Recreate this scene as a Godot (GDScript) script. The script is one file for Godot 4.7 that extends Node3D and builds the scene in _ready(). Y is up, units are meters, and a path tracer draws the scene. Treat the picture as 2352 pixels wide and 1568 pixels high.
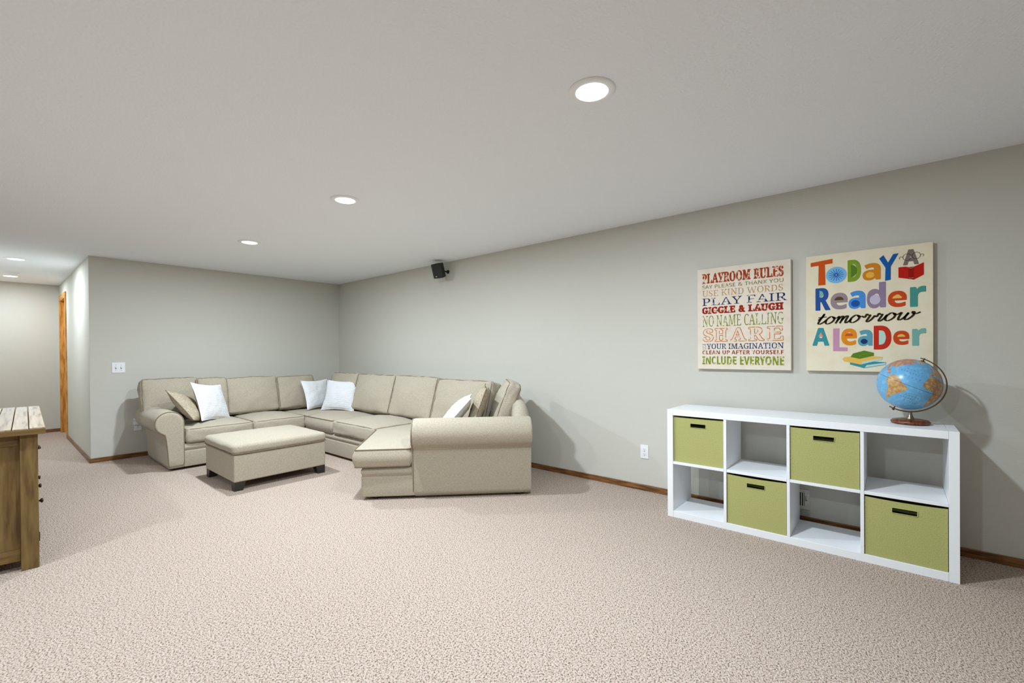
extends Node3D
# Basement playroom: sectional sofa in the corner, white cube shelf with green bins, two canvas prints, globe, dresser edge.

const H := 2.286            # ceiling height
const XR := 3.612           # right wall
const ZB := -6.725          # back wall
const XC := 0.702           # hall corner
const ZH := -9.946          # far wall of the hall
const LIGHT := Color(0.905, 0.96, 1.0)

var M := {}
var used := {}

# ------------------------------------------------------------------ bookkeeping
func numbered(called: String) -> String:
	if not used.has(called):
		used[called] = 0
		return called
	used[called] += 1
	return "%s_%03d" % [called, used[called]]

func thing(called: String, label: String, category: String, at := Vector3.ZERO, turn := 0.0, group := "") -> Node3D:
	var o := Node3D.new()
	o.name = numbered(called)
	add_child(o)
	o.position = at
	o.rotation.y = turn
	o.set_meta("label", label)
	o.set_meta("category", category)
	if group:
		o.set_meta("group", group)
	return o

func part(called: String, mesh: Mesh, mat: Material, parent: Node3D, xf := Transform3D.IDENTITY) -> MeshInstance3D:
	var o := MeshInstance3D.new()
	o.name = called
	o.mesh = mesh
	o.material_override = mat
	o.transform = xf
	parent.add_child(o, true)
	return o

func wpart(called: String, mesh: Mesh, mat: Material, parent: Node3D, root: Node3D) -> MeshInstance3D:
	# mesh given in world coordinates, under an unturned root
	var xf := Transform3D(Basis.IDENTITY, -root.position)
	if parent != root:
		xf = Transform3D.IDENTITY
	return part(called, mesh, mat, parent, xf)

func structure(called: String, mesh: Mesh, mat: Material, at := Vector3.ZERO) -> MeshInstance3D:
	var o := MeshInstance3D.new()
	o.name = called
	o.mesh = mesh
	o.material_override = mat
	o.position = at
	o.set_meta("kind", "structure")
	add_child(o, true)
	return o

# ------------------------------------------------------------------ materials
func noise_tex(freq: float, colors: Array, stops: Array, size := 512, octaves := 3, seed_ := 1, kind := FastNoiseLite.TYPE_SIMPLEX_SMOOTH, warp := 0.0, seamless := true) -> NoiseTexture2D:
	var n := FastNoiseLite.new()
	n.noise_type = kind
	n.seed = seed_
	n.frequency = freq
	n.fractal_octaves = octaves
	if octaves <= 1:
		n.fractal_type = FastNoiseLite.FRACTAL_NONE
	if warp > 0.0:
		n.domain_warp_enabled = true
		n.domain_warp_amplitude = warp
		n.domain_warp_frequency = freq * 0.6
	var t := NoiseTexture2D.new()
	t.width = size
	t.height = size
	t.seamless = seamless
	t.noise = n
	if colors.size():
		var g := Gradient.new()
		g.offsets = PackedFloat32Array(stops)
		g.colors = PackedColorArray(colors)
		t.color_ramp = g
	return t

func srgb(r: int, g: int, b: int) -> Color:
	return Color(r / 255.0, g / 255.0, b / 255.0)

func mat(col: Color, rough := 0.8, spec := 0.5) -> StandardMaterial3D:
	var m := StandardMaterial3D.new()
	m.albedo_color = col
	m.roughness = rough
	m.metallic_specular = spec
	return m

func tri(m: StandardMaterial3D, scale: Vector3, world := true) -> StandardMaterial3D:
	m.uv1_triplanar = true
	m.uv1_world_triplanar = world
	m.uv1_scale = scale
	m.uv1_triplanar_sharpness = 6.0
	return m

func bump(m: StandardMaterial3D, t: Texture2D, cm: float) -> StandardMaterial3D:
	m.heightmap_enabled = true
	m.heightmap_texture = t
	m.heightmap_scale = cm
	return m

func weave_image(size: int, base: Color, dark: Color, light: Color, seed_: int, contrast := 1.0) -> ImageTexture:
	# linen cloth: slubby threads running both ways
	var n := FastNoiseLite.new()
	n.seed = seed_
	n.frequency = 1.0
	n.fractal_type = FastNoiseLite.FRACTAL_NONE
	var rows := PackedFloat32Array()
	var im := Image.create(size, size, false, Image.FORMAT_RGB8)
	for y in size:
		for x in size:
			var a: float = n.get_noise_3d(x * 0.045, y * 0.55, 3.0)
			var b: float = n.get_noise_3d(x * 0.55, y * 0.045, 40.0)
			var v: float = (a + b) * 0.5 * contrast
			var c := base.lerp(light, clampf(v, 0.0, 1.0)) if v > 0.0 else base.lerp(dark, clampf(-v, 0.0, 1.0))
			im.set_pixel(x, y, c)
	return ImageTexture.create_from_image(im)

func waffle_image(size: int, cells: int) -> ImageTexture:
	# raised dots of a waffle weave: height only
	var im := Image.create(size, size, false, Image.FORMAT_L8)
	for y in size:
		for x in size:
			var u: float = sin(PI * cells * x / size)
			var v: float = sin(PI * cells * y / size)
			var k: float = pow(abs(u * v), 0.8)
			im.set_pixel(x, y, Color(k, k, k))
	return ImageTexture.create_from_image(im)

func hex_image(size: int, cells: int, ground: Color, line: Color) -> ImageTexture:
	# printed honeycomb of pale lines
	var im := Image.create(size, size, false, Image.FORMAT_RGB8)
	var s: float = float(size) / cells
	for y in size:
		for x in size:
			var best := 9.0
			var second := 9.0
			var fy: float = y / (s * 0.866)
			for r in range(int(fy) - 1, int(fy) + 3):
				for c in range(int(x / s) - 1, int(x / s) + 3):
					var px: float = (c + 0.5 * (posmod(r, 2))) * s
					var py: float = r * s * 0.866
					var d: float = Vector2(x - px, y - py).length() / s
					if d < best:
						second = best
						best = d
					elif d < second:
						second = d
			im.set_pixel(x, y, line if second - best < 0.14 else ground)
	return ImageTexture.create_from_image(im)

func make_materials() -> void:
	var peel := noise_tex(0.05, [], [], 512, 3, 11)
	M.wall = bump(tri(mat(srgb(203, 200, 190), 0.75, 0.35), Vector3(3.2, 3.2, 3.2)), peel, 0.04)
	M.ceiling = bump(tri(mat(srgb(244, 247, 252), 0.9, 0.2), Vector3(1.3, 1.3, 1.3)), noise_tex(0.08, [], [], 512, 4, 5), 0.2)
	# carpet: light frieze yarn with darker flecks (too fine to show a seam where the tile repeats)
	var cg := [srgb(70, 54, 44), srgb(132, 112, 98), srgb(182, 163, 149), srgb(197, 180, 167), srgb(208, 193, 181)]
	var c := mat(Color.WHITE, 1.0, 0.1)
	var yarn := noise_tex(0.12, cg, [0.19, 0.33, 0.43, 0.6, 0.85], 2048, 4, 21, FastNoiseLite.TYPE_SIMPLEX_SMOOTH, 6.0, false)
	(yarn.noise as FastNoiseLite).fractal_gain = 0.72
	c.albedo_texture = yarn
	tri(c, Vector3(0.42, 0.42, 0.42))
	bump(c, noise_tex(0.16, [], [], 2048, 2, 23, FastNoiseLite.TYPE_SIMPLEX_SMOOTH, 0.0, false), 0.45)
	M.carpet = c
	# sofa linen
	var lin := weave_image(512, srgb(176, 165, 147), srgb(128, 116, 98), srgb(200, 190, 173), 3, 1.2)
	var f := mat(Color.WHITE, 0.95, 0.15)
	f.albedo_texture = lin
	bump(tri(f, Vector3(3.6, 3.6, 3.6), false), noise_tex(0.2, [], [], 256, 2, 8), 0.06)
	f.rim_enabled = true
	f.rim = 0.25
	M.linen = f
	M.piping = mat(srgb(134, 121, 102), 0.95, 0.1)
	var tan := mat(Color.WHITE, 0.95, 0.15)
	tan.albedo_texture = weave_image(256, srgb(176, 162, 140), srgb(116, 102, 82), srgb(202, 190, 170), 17, 1.3)
	M.tan = tri(tan, Vector3(3.0, 3.0, 3.0), false)
	var waffle := waffle_image(512, 16)
	M.waffle = bump(tri(mat(srgb(240, 240, 242), 0.95, 0.15), Vector3(5.0, 5.0, 5.0), false), waffle, 0.5)
	var hexm := mat(Color.WHITE, 0.95, 0.15)
	hexm.albedo_texture = hex_image(256, 8, srgb(206, 198, 188), srgb(240, 238, 234))
	M.hex = tri(hexm, Vector3(8.0, 8.0, 8.0), false)
	M.white_cloth = mat(srgb(240, 240, 240), 0.95, 0.15)
	M.black_wood = mat(srgb(38, 33, 28), 0.45)
	# painted board of the shelf
	M.white_board = mat(srgb(240, 241, 243), 0.35, 0.5)
	# green felt bins
	var gm := mat(Color.WHITE, 0.95, 0.1)
	gm.albedo_texture = noise_tex(0.12, [srgb(162, 160, 96), srgb(175, 174, 112), srgb(184, 183, 124)], [0.2, 0.5, 0.85], 512, 4, 31, FastNoiseLite.TYPE_SIMPLEX_SMOOTH, 0.0, false)
	M.green = tri(gm, Vector3(3.0, 3.0, 3.0))
	# woods: grain stretched along one axis
	var oak := [srgb(94, 64, 34), srgb(128, 92, 52), srgb(146, 106, 62), srgb(166, 128, 82)]
	var oak_t := noise_tex(0.012, oak, [0.15, 0.42, 0.6, 0.85], 512, 5, 41, FastNoiseLite.TYPE_SIMPLEX_SMOOTH, 20.0)
	var base := mat(srgb(225, 205, 190), 0.35, 0.5)
	base.albedo_texture = oak_t
	M.oak_rail = tri(base, Vector3(0.7, 9.0, 0.7))
	var jamb := mat(srgb(255, 248, 235), 0.4, 0.5)
	jamb.albedo_texture = noise_tex(0.012, [srgb(172, 112, 44), srgb(198, 138, 60), srgb(208, 152, 76), srgb(216, 166, 94)], [0.25, 0.45, 0.6, 0.85], 512, 5, 43, FastNoiseLite.TYPE_SIMPLEX_SMOOTH, 26.0)
	M.oak_door = tri(jamb, Vector3(5.0, 0.55, 5.0))
	M.oak_head = tri(jamb.duplicate(), Vector3(0.6, 6.0, 0.6))
	var rus := [srgb(84, 62, 32), srgb(106, 82, 44), srgb(114, 90, 50), srgb(124, 100, 58)]
	var side := mat(Color.WHITE, 0.6, 0.4)
	side.albedo_texture = noise_tex(0.012, rus, [0.1, 0.4, 0.6, 0.9], 512, 5, 47, FastNoiseLite.TYPE_SIMPLEX_SMOOTH, 30.0)
	M.rustic = tri(side, Vector3(4.0, 0.5, 4.0), false)
	M.rustic_rail = tri(side.duplicate(), Vector3(0.5, 4.0, 0.5), false)
	var wt := [srgb(128, 104, 80), srgb(170, 148, 122), srgb(182, 160, 134), srgb(192, 172, 146)]
	for k in 3:
		var plank := mat(Color.WHITE.darkened(0.05 * k), 0.5, 0.5)
		plank.albedo_texture = noise_tex(0.014, wt, [0.12, 0.36, 0.6, 0.9], 512, 5, 53 + k, FastNoiseLite.TYPE_SIMPLEX_SMOOTH, 34.0)
		M["plank%d" % k] = tri(plank, Vector3(5.0, 5.0, 0.22), false)
	M.bronze = mat(srgb(62, 48, 32), 0.4)
	M.bronze.metallic = 0.7
	M.brass = mat(srgb(112, 92, 58), 0.38)
	M.brass.metallic = 0.75
	M.pewter = mat(srgb(130, 120, 104), 0.3)
	M.pewter.metallic = 0.85
	var gb := mat(srgb(235, 215, 200), 0.35, 0.5)
	gb.albedo_texture = noise_tex(0.012, [srgb(70, 34, 16), srgb(118, 66, 32), srgb(146, 90, 50)], [0.2, 0.5, 0.8], 512, 5, 61, FastNoiseLite.TYPE_SIMPLEX_SMOOTH, 20.0)
	M.globe_wood = tri(gb, Vector3(1.2, 9.0, 9.0), false)
	M.plastic = mat(srgb(236, 236, 238), 0.35, 0.5)
	M.slot = mat(srgb(60, 60, 60), 0.6)
	M.vent = mat(srgb(226, 222, 208), 0.4)
	M.dark = mat(srgb(18, 17, 15), 0.7)
	M.speaker = bump(tri(mat(srgb(26, 26, 26), 0.55), Vector3(8, 8, 8)), noise_tex(0.3, [], [], 256, 1, 71), 0.1)
	M.trim = mat(srgb(246, 246, 246), 0.5)
	var lens := mat(Color.WHITE, 0.6)
	lens.emission_enabled = true
	lens.emission = LIGHT
	lens.emission_energy_multiplier = 3.0
	M.lens = lens

# ------------------------------------------------------------------ mesh helpers
func rbox(size: Vector3, r: float, seg := 2, at := Vector3.ZERO) -> ArrayMesh:
	# box with rounded edges, exact normals
	var h := size * 0.5
	r = minf(r, minf(h.x, minf(h.y, h.z)) * 0.999)
	var ax := [[], [], []]
	for k in 3:
		for i in seg + 1:
			ax[k].append(-(h[k] - r) - r * tan(PI / 4 * (seg - i) / seg))
		for i in seg + 1:
			ax[k].append((h[k] - r) + r * tan(PI / 4 * i / seg))
	var v := PackedVector3Array()
	var n := PackedVector3Array()
	var idx := PackedInt32Array()
	for k in 3:
		var a := (k + 1) % 3
		var b := (k + 2) % 3
		for sgn in [-1.0, 1.0]:
			var first := v.size()
			var na: int = ax[a].size()
			var nb: int = ax[b].size()
			for i in na:
				for j in nb:
					var p := Vector3.ZERO
					p[k] = h[k] * sgn
					p[a] = ax[a][i]
					p[b] = ax[b][j]
					var inner := p.clamp(-(h - Vector3.ONE * r), h - Vector3.ONE * r)
					var d := (p - inner).normalized()
					v.append(at + inner + d * r)
					n.append(d)
			for i in na - 1:
				for j in nb - 1:
					var q := first + i * nb + j
					var t := [q, q + nb, q + nb + 1, q, q + nb + 1, q + 1]
					if sgn > 0:
						t.reverse()
					idx.append_array(PackedInt32Array(t))
	return arrays(v, n, idx)

func arrays(v: PackedVector3Array, n: PackedVector3Array, idx: PackedInt32Array, uv := PackedVector2Array()) -> ArrayMesh:
	var a := []
	a.resize(Mesh.ARRAY_MAX)
	a[Mesh.ARRAY_VERTEX] = v
	a[Mesh.ARRAY_NORMAL] = n
	a[Mesh.ARRAY_INDEX] = idx
	if uv.size():
		a[Mesh.ARRAY_TEX_UV] = uv
	var m := ArrayMesh.new()
	m.add_surface_from_arrays(Mesh.PRIMITIVE_TRIANGLES, a)
	return m

func joined(list: Array) -> ArrayMesh:
	# several meshes of ONE part as one mesh
	var st := SurfaceTool.new()
	st.begin(Mesh.PRIMITIVE_TRIANGLES)
	for e in list:
		if e is Array:
			st.append_from(e[0], 0, e[1])
		else:
			st.append_from(e, 0, Transform3D.IDENTITY)
	return st.commit()

func tri3(st: SurfaceTool, a: Vector3, b: Vector3, c: Vector3) -> void:
	st.add_vertex(a)
	st.add_vertex(b)
	st.add_vertex(c)

func loft(rings: Array, cap0 := true, cap1 := true, flat := false) -> ArrayMesh:
	# rings of equal length, closed loops; smooth sides, flat caps
	var st := SurfaceTool.new()
	st.begin(Mesh.PRIMITIVE_TRIANGLES)
	st.set_smooth_group(-1 if flat else 0)
	var m: int = rings[0].size()
	for i in rings.size() - 1:
		for j in m:
			var k := (j + 1) % m
			var a: Vector3 = rings[i][j]
			var b: Vector3 = rings[i][k]
			var c: Vector3 = rings[i + 1][k]
			var d: Vector3 = rings[i + 1][j]
			tri3(st, a, d, c)
			tri3(st, a, c, b)
	for e in [[cap0, rings[0], false], [cap1, rings[-1], true]]:
		if not e[0]:
			continue
		st.set_smooth_group(7)
		cap(st, e[1], e[2])
	st.generate_normals()
	st.index()
	return st.commit()

func cap(st: SurfaceTool, ring: Array, far: bool) -> void:
	# triangulate a planar ring in its own plane
	var nrm := Vector3.ZERO
	for j in ring.size():
		nrm += (ring[j] as Vector3).cross(ring[(j + 1) % ring.size()])
	nrm = nrm.normalized()
	var ux := nrm.cross(Vector3(0.31, 0.87, 0.39)).normalized()
	var uy := nrm.cross(ux)
	var poly := PackedVector2Array()
	for p in ring:
		poly.append(Vector2(ux.dot(p), uy.dot(p)))
	var t := Geometry2D.triangulate_polygon(poly)
	for i in range(0, t.size(), 3):
		var a: Vector3 = ring[t[i]]
		var b: Vector3 = ring[t[i + 1]]
		var c: Vector3 = ring[t[i + 2]]
		var up := (c - a).cross(b - a).dot(nrm) > 0.0
		if up == far:
			tri3(st, a, c, b)
		else:
			tri3(st, a, b, c)

func tube(path: Array, r: float, sides := 6, closed := false, flatten := 1.0) -> ArrayMesh:
	var rings := []
	var n := path.size()
	var prev := Vector3.ZERO
	for i in n:
		var a: Vector3 = path[(i - 1 + n) % n] if closed or i > 0 else path[0]
		var b: Vector3 = path[(i + 1) % n] if closed or i < n - 1 else path[n - 1]
		var t := (b - a).normalized()
		var u := prev
		if u == Vector3.ZERO:
			u = Vector3.UP if abs(t.y) < 0.9 else Vector3.RIGHT
		u = (u - t * u.dot(t)).normalized()
		prev = u
		var w := t.cross(u)
		var ring := []
		for j in sides:
			var ang := TAU * j / sides
			ring.append(path[i] + (u * cos(ang) + w * sin(ang) * flatten) * r)
		rings.append(ring)
	if closed:
		rings.append(rings[0])
	return loft(rings, not closed, not closed)

func lathe(profile: Array, sides := 32, at := Vector3.ZERO) -> ArrayMesh:
	# profile of Vector2(radius, height), bottom to top
	var rings := []
	for p in profile:
		var ring := []
		for j in sides:
			var a := TAU * j / sides
			ring.append(at + Vector3(cos(a) * p.x, p.y, -sin(a) * p.x))
		rings.append(ring)
	return loft(rings)

func prism(poly: Array, y0: float, y1: float) -> ArrayMesh:
	# plan polygon (x, z) pulled up, hard edges
	var r0 := []
	var r1 := []
	for p in poly:
		r0.append(Vector3(p.x, y0, p.y))
		r1.append(Vector3(p.x, y1, p.y))
	return loft([r0, r1], true, true, true)

func plate(poly: Array, z0: float, z1: float) -> ArrayMesh:
	# outline (x, y) pulled along z, hard edges
	var r0 := []
	var r1 := []
	for p in poly:
		r0.append(Vector3(p.x, p.y, z0))
		r1.append(Vector3(p.x, p.y, z1))
	return loft([r0, r1], true, true, true)

func round_poly(poly: Array, rc: Array, step := 0.12) -> Array:
	# rounds corners (radius per corner) and adds points along the sides
	var out := []
	var n := poly.size()
	for i in n:
		var p: Vector2 = poly[i]
		var a: Vector2 = (poly[(i - 1 + n) % n] - p)
		var b: Vector2 = (poly[(i + 1) % n] - p)
		var r: float = minf(rc[i % rc.size()], minf(a.length(), b.length()) * 0.45)
		var s := p + a.normalized() * r
		var e := p + b.normalized() * r
		for k in 6:
			var t := k / 5.0
			out.append(s.lerp(p, t).lerp(p.lerp(e, t), t))
		var nr: float = minf(rc[(i + 1) % rc.size()], minf(b.length(), 9.0) * 0.45)
		var nxt: Vector2 = poly[(i + 1) % n] - b.normalized() * nr
		var m := int((nxt - e).length() / step)
		for k in m:
			out.append(e.lerp(nxt, (k + 1.0) / (m + 1.0)))
	return out

func inset(pts: Array, d: float) -> Array:
	var out := []
	var n := pts.size()
	var area := 0.0
	for i in n:
		area += (pts[i] as Vector2).cross(pts[(i + 1) % n])
	var sgn := 1.0 if area > 0 else -1.0
	for i in n:
		var t: Vector2 = (pts[(i + 1) % n] - pts[(i - 1 + n) % n]).normalized()
		out.append(pts[i] + Vector2(-t.y, t.x) * d * sgn)
	return out

func pad(pts: Array, y0: float, y1: float, r: float, crown: float, bulge := 0.0, center := Vector2.INF, shrink := []) -> ArrayMesh:
	# soft slab over a plan outline: rounded rims, a crowned top when a centre is given
	var rings := []
	var add := func(p: Array, y: float) -> void:
		var ring := []
		for q in p:
			ring.append(Vector3(q.x, y, q.y))
		rings.append(ring)
	for k in 5:
		var a := PI / 2 * k / 4
		add.call(inset(pts, r * (1 - sin(a))), y0 + r * (1 - cos(a)))
	if bulge > 0.0:
		add.call(inset(pts, -bulge * 0.75), lerpf(y0, y1, 0.3))
		add.call(inset(pts, -bulge), (y0 + y1) * 0.5)
		add.call(inset(pts, -bulge * 0.75), lerpf(y0, y1, 0.7))
	for k in 5:
		var a := PI / 2 * k / 4
		add.call(inset(pts, r * (1 - cos(a))), y1 - r * (1 - sin(a)))
	if center != Vector2.INF:
		var top := inset(pts, r)
		for s in [0.94, 0.85, 0.7, 0.5, 0.3, 0.12, 0.004]:
			var p := []
			for q in top:
				p.append(center + (q - center) * s)
			add.call(p, y1 + crown * (1 - s * s))
	return loft(rings)

var wr := FastNoiseLite.new()

func soft(p: Vector3, h: Vector3, r: float, puff: Vector3, wrinkle: float, seed_: float) -> Vector3:
	# a point on the cube surface -> a point on a stuffed, rounded cushion
	var lim := h - Vector3.ONE * r
	var inner := p.clamp(-lim, lim)
	var d := (p - inner).normalized()
	var q := inner + d * r
	var e := Vector3(q.x / h.x, q.y / h.y, q.z / h.z)
	var w := Vector3((1 - e.y * e.y) * (1 - e.z * e.z), (1 - e.x * e.x) * (1 - e.z * e.z), (1 - e.x * e.x) * (1 - e.y * e.y))
	q += Vector3(e.x * w.x * puff.x, e.y * w.y * puff.y, e.z * w.z * puff.z)
	if wrinkle > 0.0:
		var k := wr.get_noise_3d(q.x * 9 + seed_ * 7, q.y * 9, q.z * 9) + 0.5 * wr.get_noise_3d(q.x * 26 + seed_ * 3, q.y * 18, q.z * 26)
		q += d * k * wrinkle
	return q

func cushion(size: Vector3, r: float, puff: Vector3, xf: Transform3D, wrinkle := 0.006, seed_ := 0.0, n := 12) -> ArrayMesh:
	var h := size * 0.5
	var ax := [[], [], []]
	for k in 3:
		var l: float = h[k] - r
		for i in 3:
			ax[k].append(-l - r * tan(PI / 4 * (3 - i) / 3.0))
		for i in n + 1:
			ax[k].append(lerpf(-l, l, i / float(n)))
		for i in 3:
			ax[k].append(l + r * tan(PI / 4 * (i + 1) / 3.0))
	var st := SurfaceTool.new()
	st.begin(Mesh.PRIMITIVE_TRIANGLES)
	st.set_smooth_group(0)
	for k in 3:
		var a := (k + 1) % 3
		var b := (k + 2) % 3
		for sgn in [-1.0, 1.0]:
			var grid := []
			for i in ax[a].size():
				var row := []
				for j in ax[b].size():
					var p := Vector3.ZERO
					p[k] = h[k] * sgn
					p[a] = ax[a][i]
					p[b] = ax[b][j]
					row.append(xf * soft(p, h, r, puff, wrinkle, seed_).snapped(Vector3.ONE * 1e-5))
				grid.append(row)
			for i in grid.size() - 1:
				for j in grid[0].size() - 1:
					var p0: Vector3 = grid[i][j]
					var p1: Vector3 = grid[i + 1][j]
					var p2: Vector3 = grid[i + 1][j + 1]
					var p3: Vector3 = grid[i][j + 1]
					if sgn > 0:
						tri3(st, p0, p2, p1)
						tri3(st, p0, p3, p2)
					else:
						tri3(st, p0, p1, p2)
						tri3(st, p0, p2, p3)
	st.generate_normals()
	st.index()
	return st.commit()

func welt(size: Vector3, r: float, puff: Vector3, xf: Transform3D, axis: int, sgn: float, wrinkle := 0.006, seed_ := 0.0, rad := 0.0045) -> ArrayMesh:
	# piping round one face of a cushion
	var h := size * 0.5
	var a := (axis + 1) % 3
	var b := (axis + 2) % 3
	var path := []
	var corners := [[-1, -1], [1, -1], [1, 1], [-1, 1]]
	for c in 4:
		var s: Array = corners[c]
		var e: Array = corners[(c + 1) % 4]
		for i in 14:
			var t := i / 14.0
			var p := Vector3.ZERO
			p[axis] = h[axis] * sgn
			p[a] = lerpf(s[0] * h[a], e[0] * h[a], t)
			p[b] = lerpf(s[1] * h[b], e[1] * h[b], t)
			path.append(xf * soft(p, h, r, puff, wrinkle, seed_))
	return tube(path, rad, 5, true)

func pillow_side(w: float, hgt: float, t: float, side: float, seed_: float, n := 22) -> ArrayMesh:
	# one face of a knife-edge scatter cushion, lying in x/y and swelling along z
	var g := []
	for i in n + 1:
		var row := []
		for j in n + 1:
			row.append(pillow_point(w, hgt, t, side, seed_, lerpf(-1, 1, i / float(n)), lerpf(-1, 1, j / float(n))))
		g.append(row)
	var st := SurfaceTool.new()
	st.begin(Mesh.PRIMITIVE_TRIANGLES)
	st.set_smooth_group(0)
	for i in n:
		for j in n:
			var a: Vector3 = g[i][j]
			var b: Vector3 = g[i + 1][j]
			var c: Vector3 = g[i + 1][j + 1]
			var d: Vector3 = g[i][j + 1]
			if side > 0:
				tri3(st, a, c, b)
				tri3(st, a, d, c)
			else:
				tri3(st, a, b, c)
				tri3(st, a, c, d)
	st.generate_normals()
	st.index()
	return st.commit()

func pillow_point(w: float, hgt: float, t: float, side: float, seed_: float, u: float, v: float) -> Vector3:
	var pu := 1.0 - 0.10 * (1 - v * v) * u * u
	var pv := 1.0 - 0.10 * (1 - u * u) * v * v
	var fill := pow(maxf((1 - pow(abs(u), 2.4)) * (1 - pow(abs(v), 2.4)), 0.0), 0.55)
	var k := wr.get_noise_3d(u * 2.2 + seed_ * 11, v * 2.2, side) * 0.12 + wr.get_noise_3d(u * 7 + seed_ * 5, v * 7, side * 3) * 0.05
	return Vector3(u * w * 0.5 * pu, v * hgt * 0.5 * pv, side * t * 0.5 * fill * (1.0 + k))

func pillow(called: String, label: String, w: float, hgt: float, t: float, front: Material, back: Material, pipe: Material, xf: Transform3D, seed_: float, group := "") -> Node3D:
	var o := thing(called, label, "pillow", xf.origin, 0.0, group)
	o.basis = xf.basis
	part("front_cover", pillow_side(w, hgt, t, 1.0, seed_), front, o)
	part("back_cover", pillow_side(w, hgt, t, -1.0, seed_), back, o)
	var path := []
	for c in 4:
		for i in 16:
			var q := lerpf(-1, 1, i / 16.0)
			var uv: Vector2 = [Vector2(q, -1), Vector2(1, q), Vector2(-q, 1), Vector2(-1, -q)][c]
			path.append(pillow_point(w, hgt, t, 1.0, seed_, uv.x, uv.y))
	part("piping", tube(path, 0.004, 5, true), pipe, o)
	return o

func frame(origin: Vector3, right: Vector3, up: Vector3) -> Transform3D:
	# x along right, y roughly up, z out of the face
	var x := right.normalized()
	var z := x.cross(up).normalized()
	return Transform3D(Basis(x, z.cross(x).normalized(), z), origin)

# ------------------------------------------------------------------ the room
func _ready() -> void:
	wr.seed = 4
	wr.frequency = 1.0
	wr.fractal_type = FastNoiseLite.FRACTAL_NONE
	set_view()
	make_materials()
	build_room()
	build_lights()
	build_sofa()
	build_pillows()
	build_ottoman()
	build_shelf()
	build_globe()
	build_prints()
	build_dresser()
	build_small_things()

func set_view() -> void:
	var cam := Camera3D.new()
	cam.name = "camera"
	var f := 1023.13
	cam.projection = Camera3D.PROJECTION_FRUSTUM
	cam.keep_aspect = Camera3D.KEEP_HEIGHT
	cam.near = 0.05
	cam.far = 60.0
	cam.size = 0.05 * 1568.0 / f
	cam.frustum_offset = Vector2(0.0, 0.05 * (814.02 - 784.0) / f)
	cam.position = Vector3(0, 1.1896, 0)
	cam.rotation_order = EULER_ORDER_YXZ
	cam.rotation = Vector3(deg_to_rad(-0.345), deg_to_rad(-49.443), deg_to_rad(-0.457))
	add_child(cam)
	cam.current = true
	var env := Environment.new()
	env.background_mode = Environment.BG_COLOR
	env.background_color = Color.BLACK
	env.tonemap_mode = Environment.TONE_MAPPER_LINEAR
	env.tonemap_exposure = 1.0
	env.sdfgi_enabled = true
	env.ssao_enabled = true
	env.ssil_enabled = true
	var we := WorldEnvironment.new()
	we.name = "environment"
	we.environment = env
	add_child(we)

func slab(called: String, a: Vector3, b: Vector3, m: Material) -> MeshInstance3D:
	var lo := a.min(b)
	var hi := a.max(b)
	return structure(called, rbox(hi - lo, 0.001, 1), m, (lo + hi) * 0.5)

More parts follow.
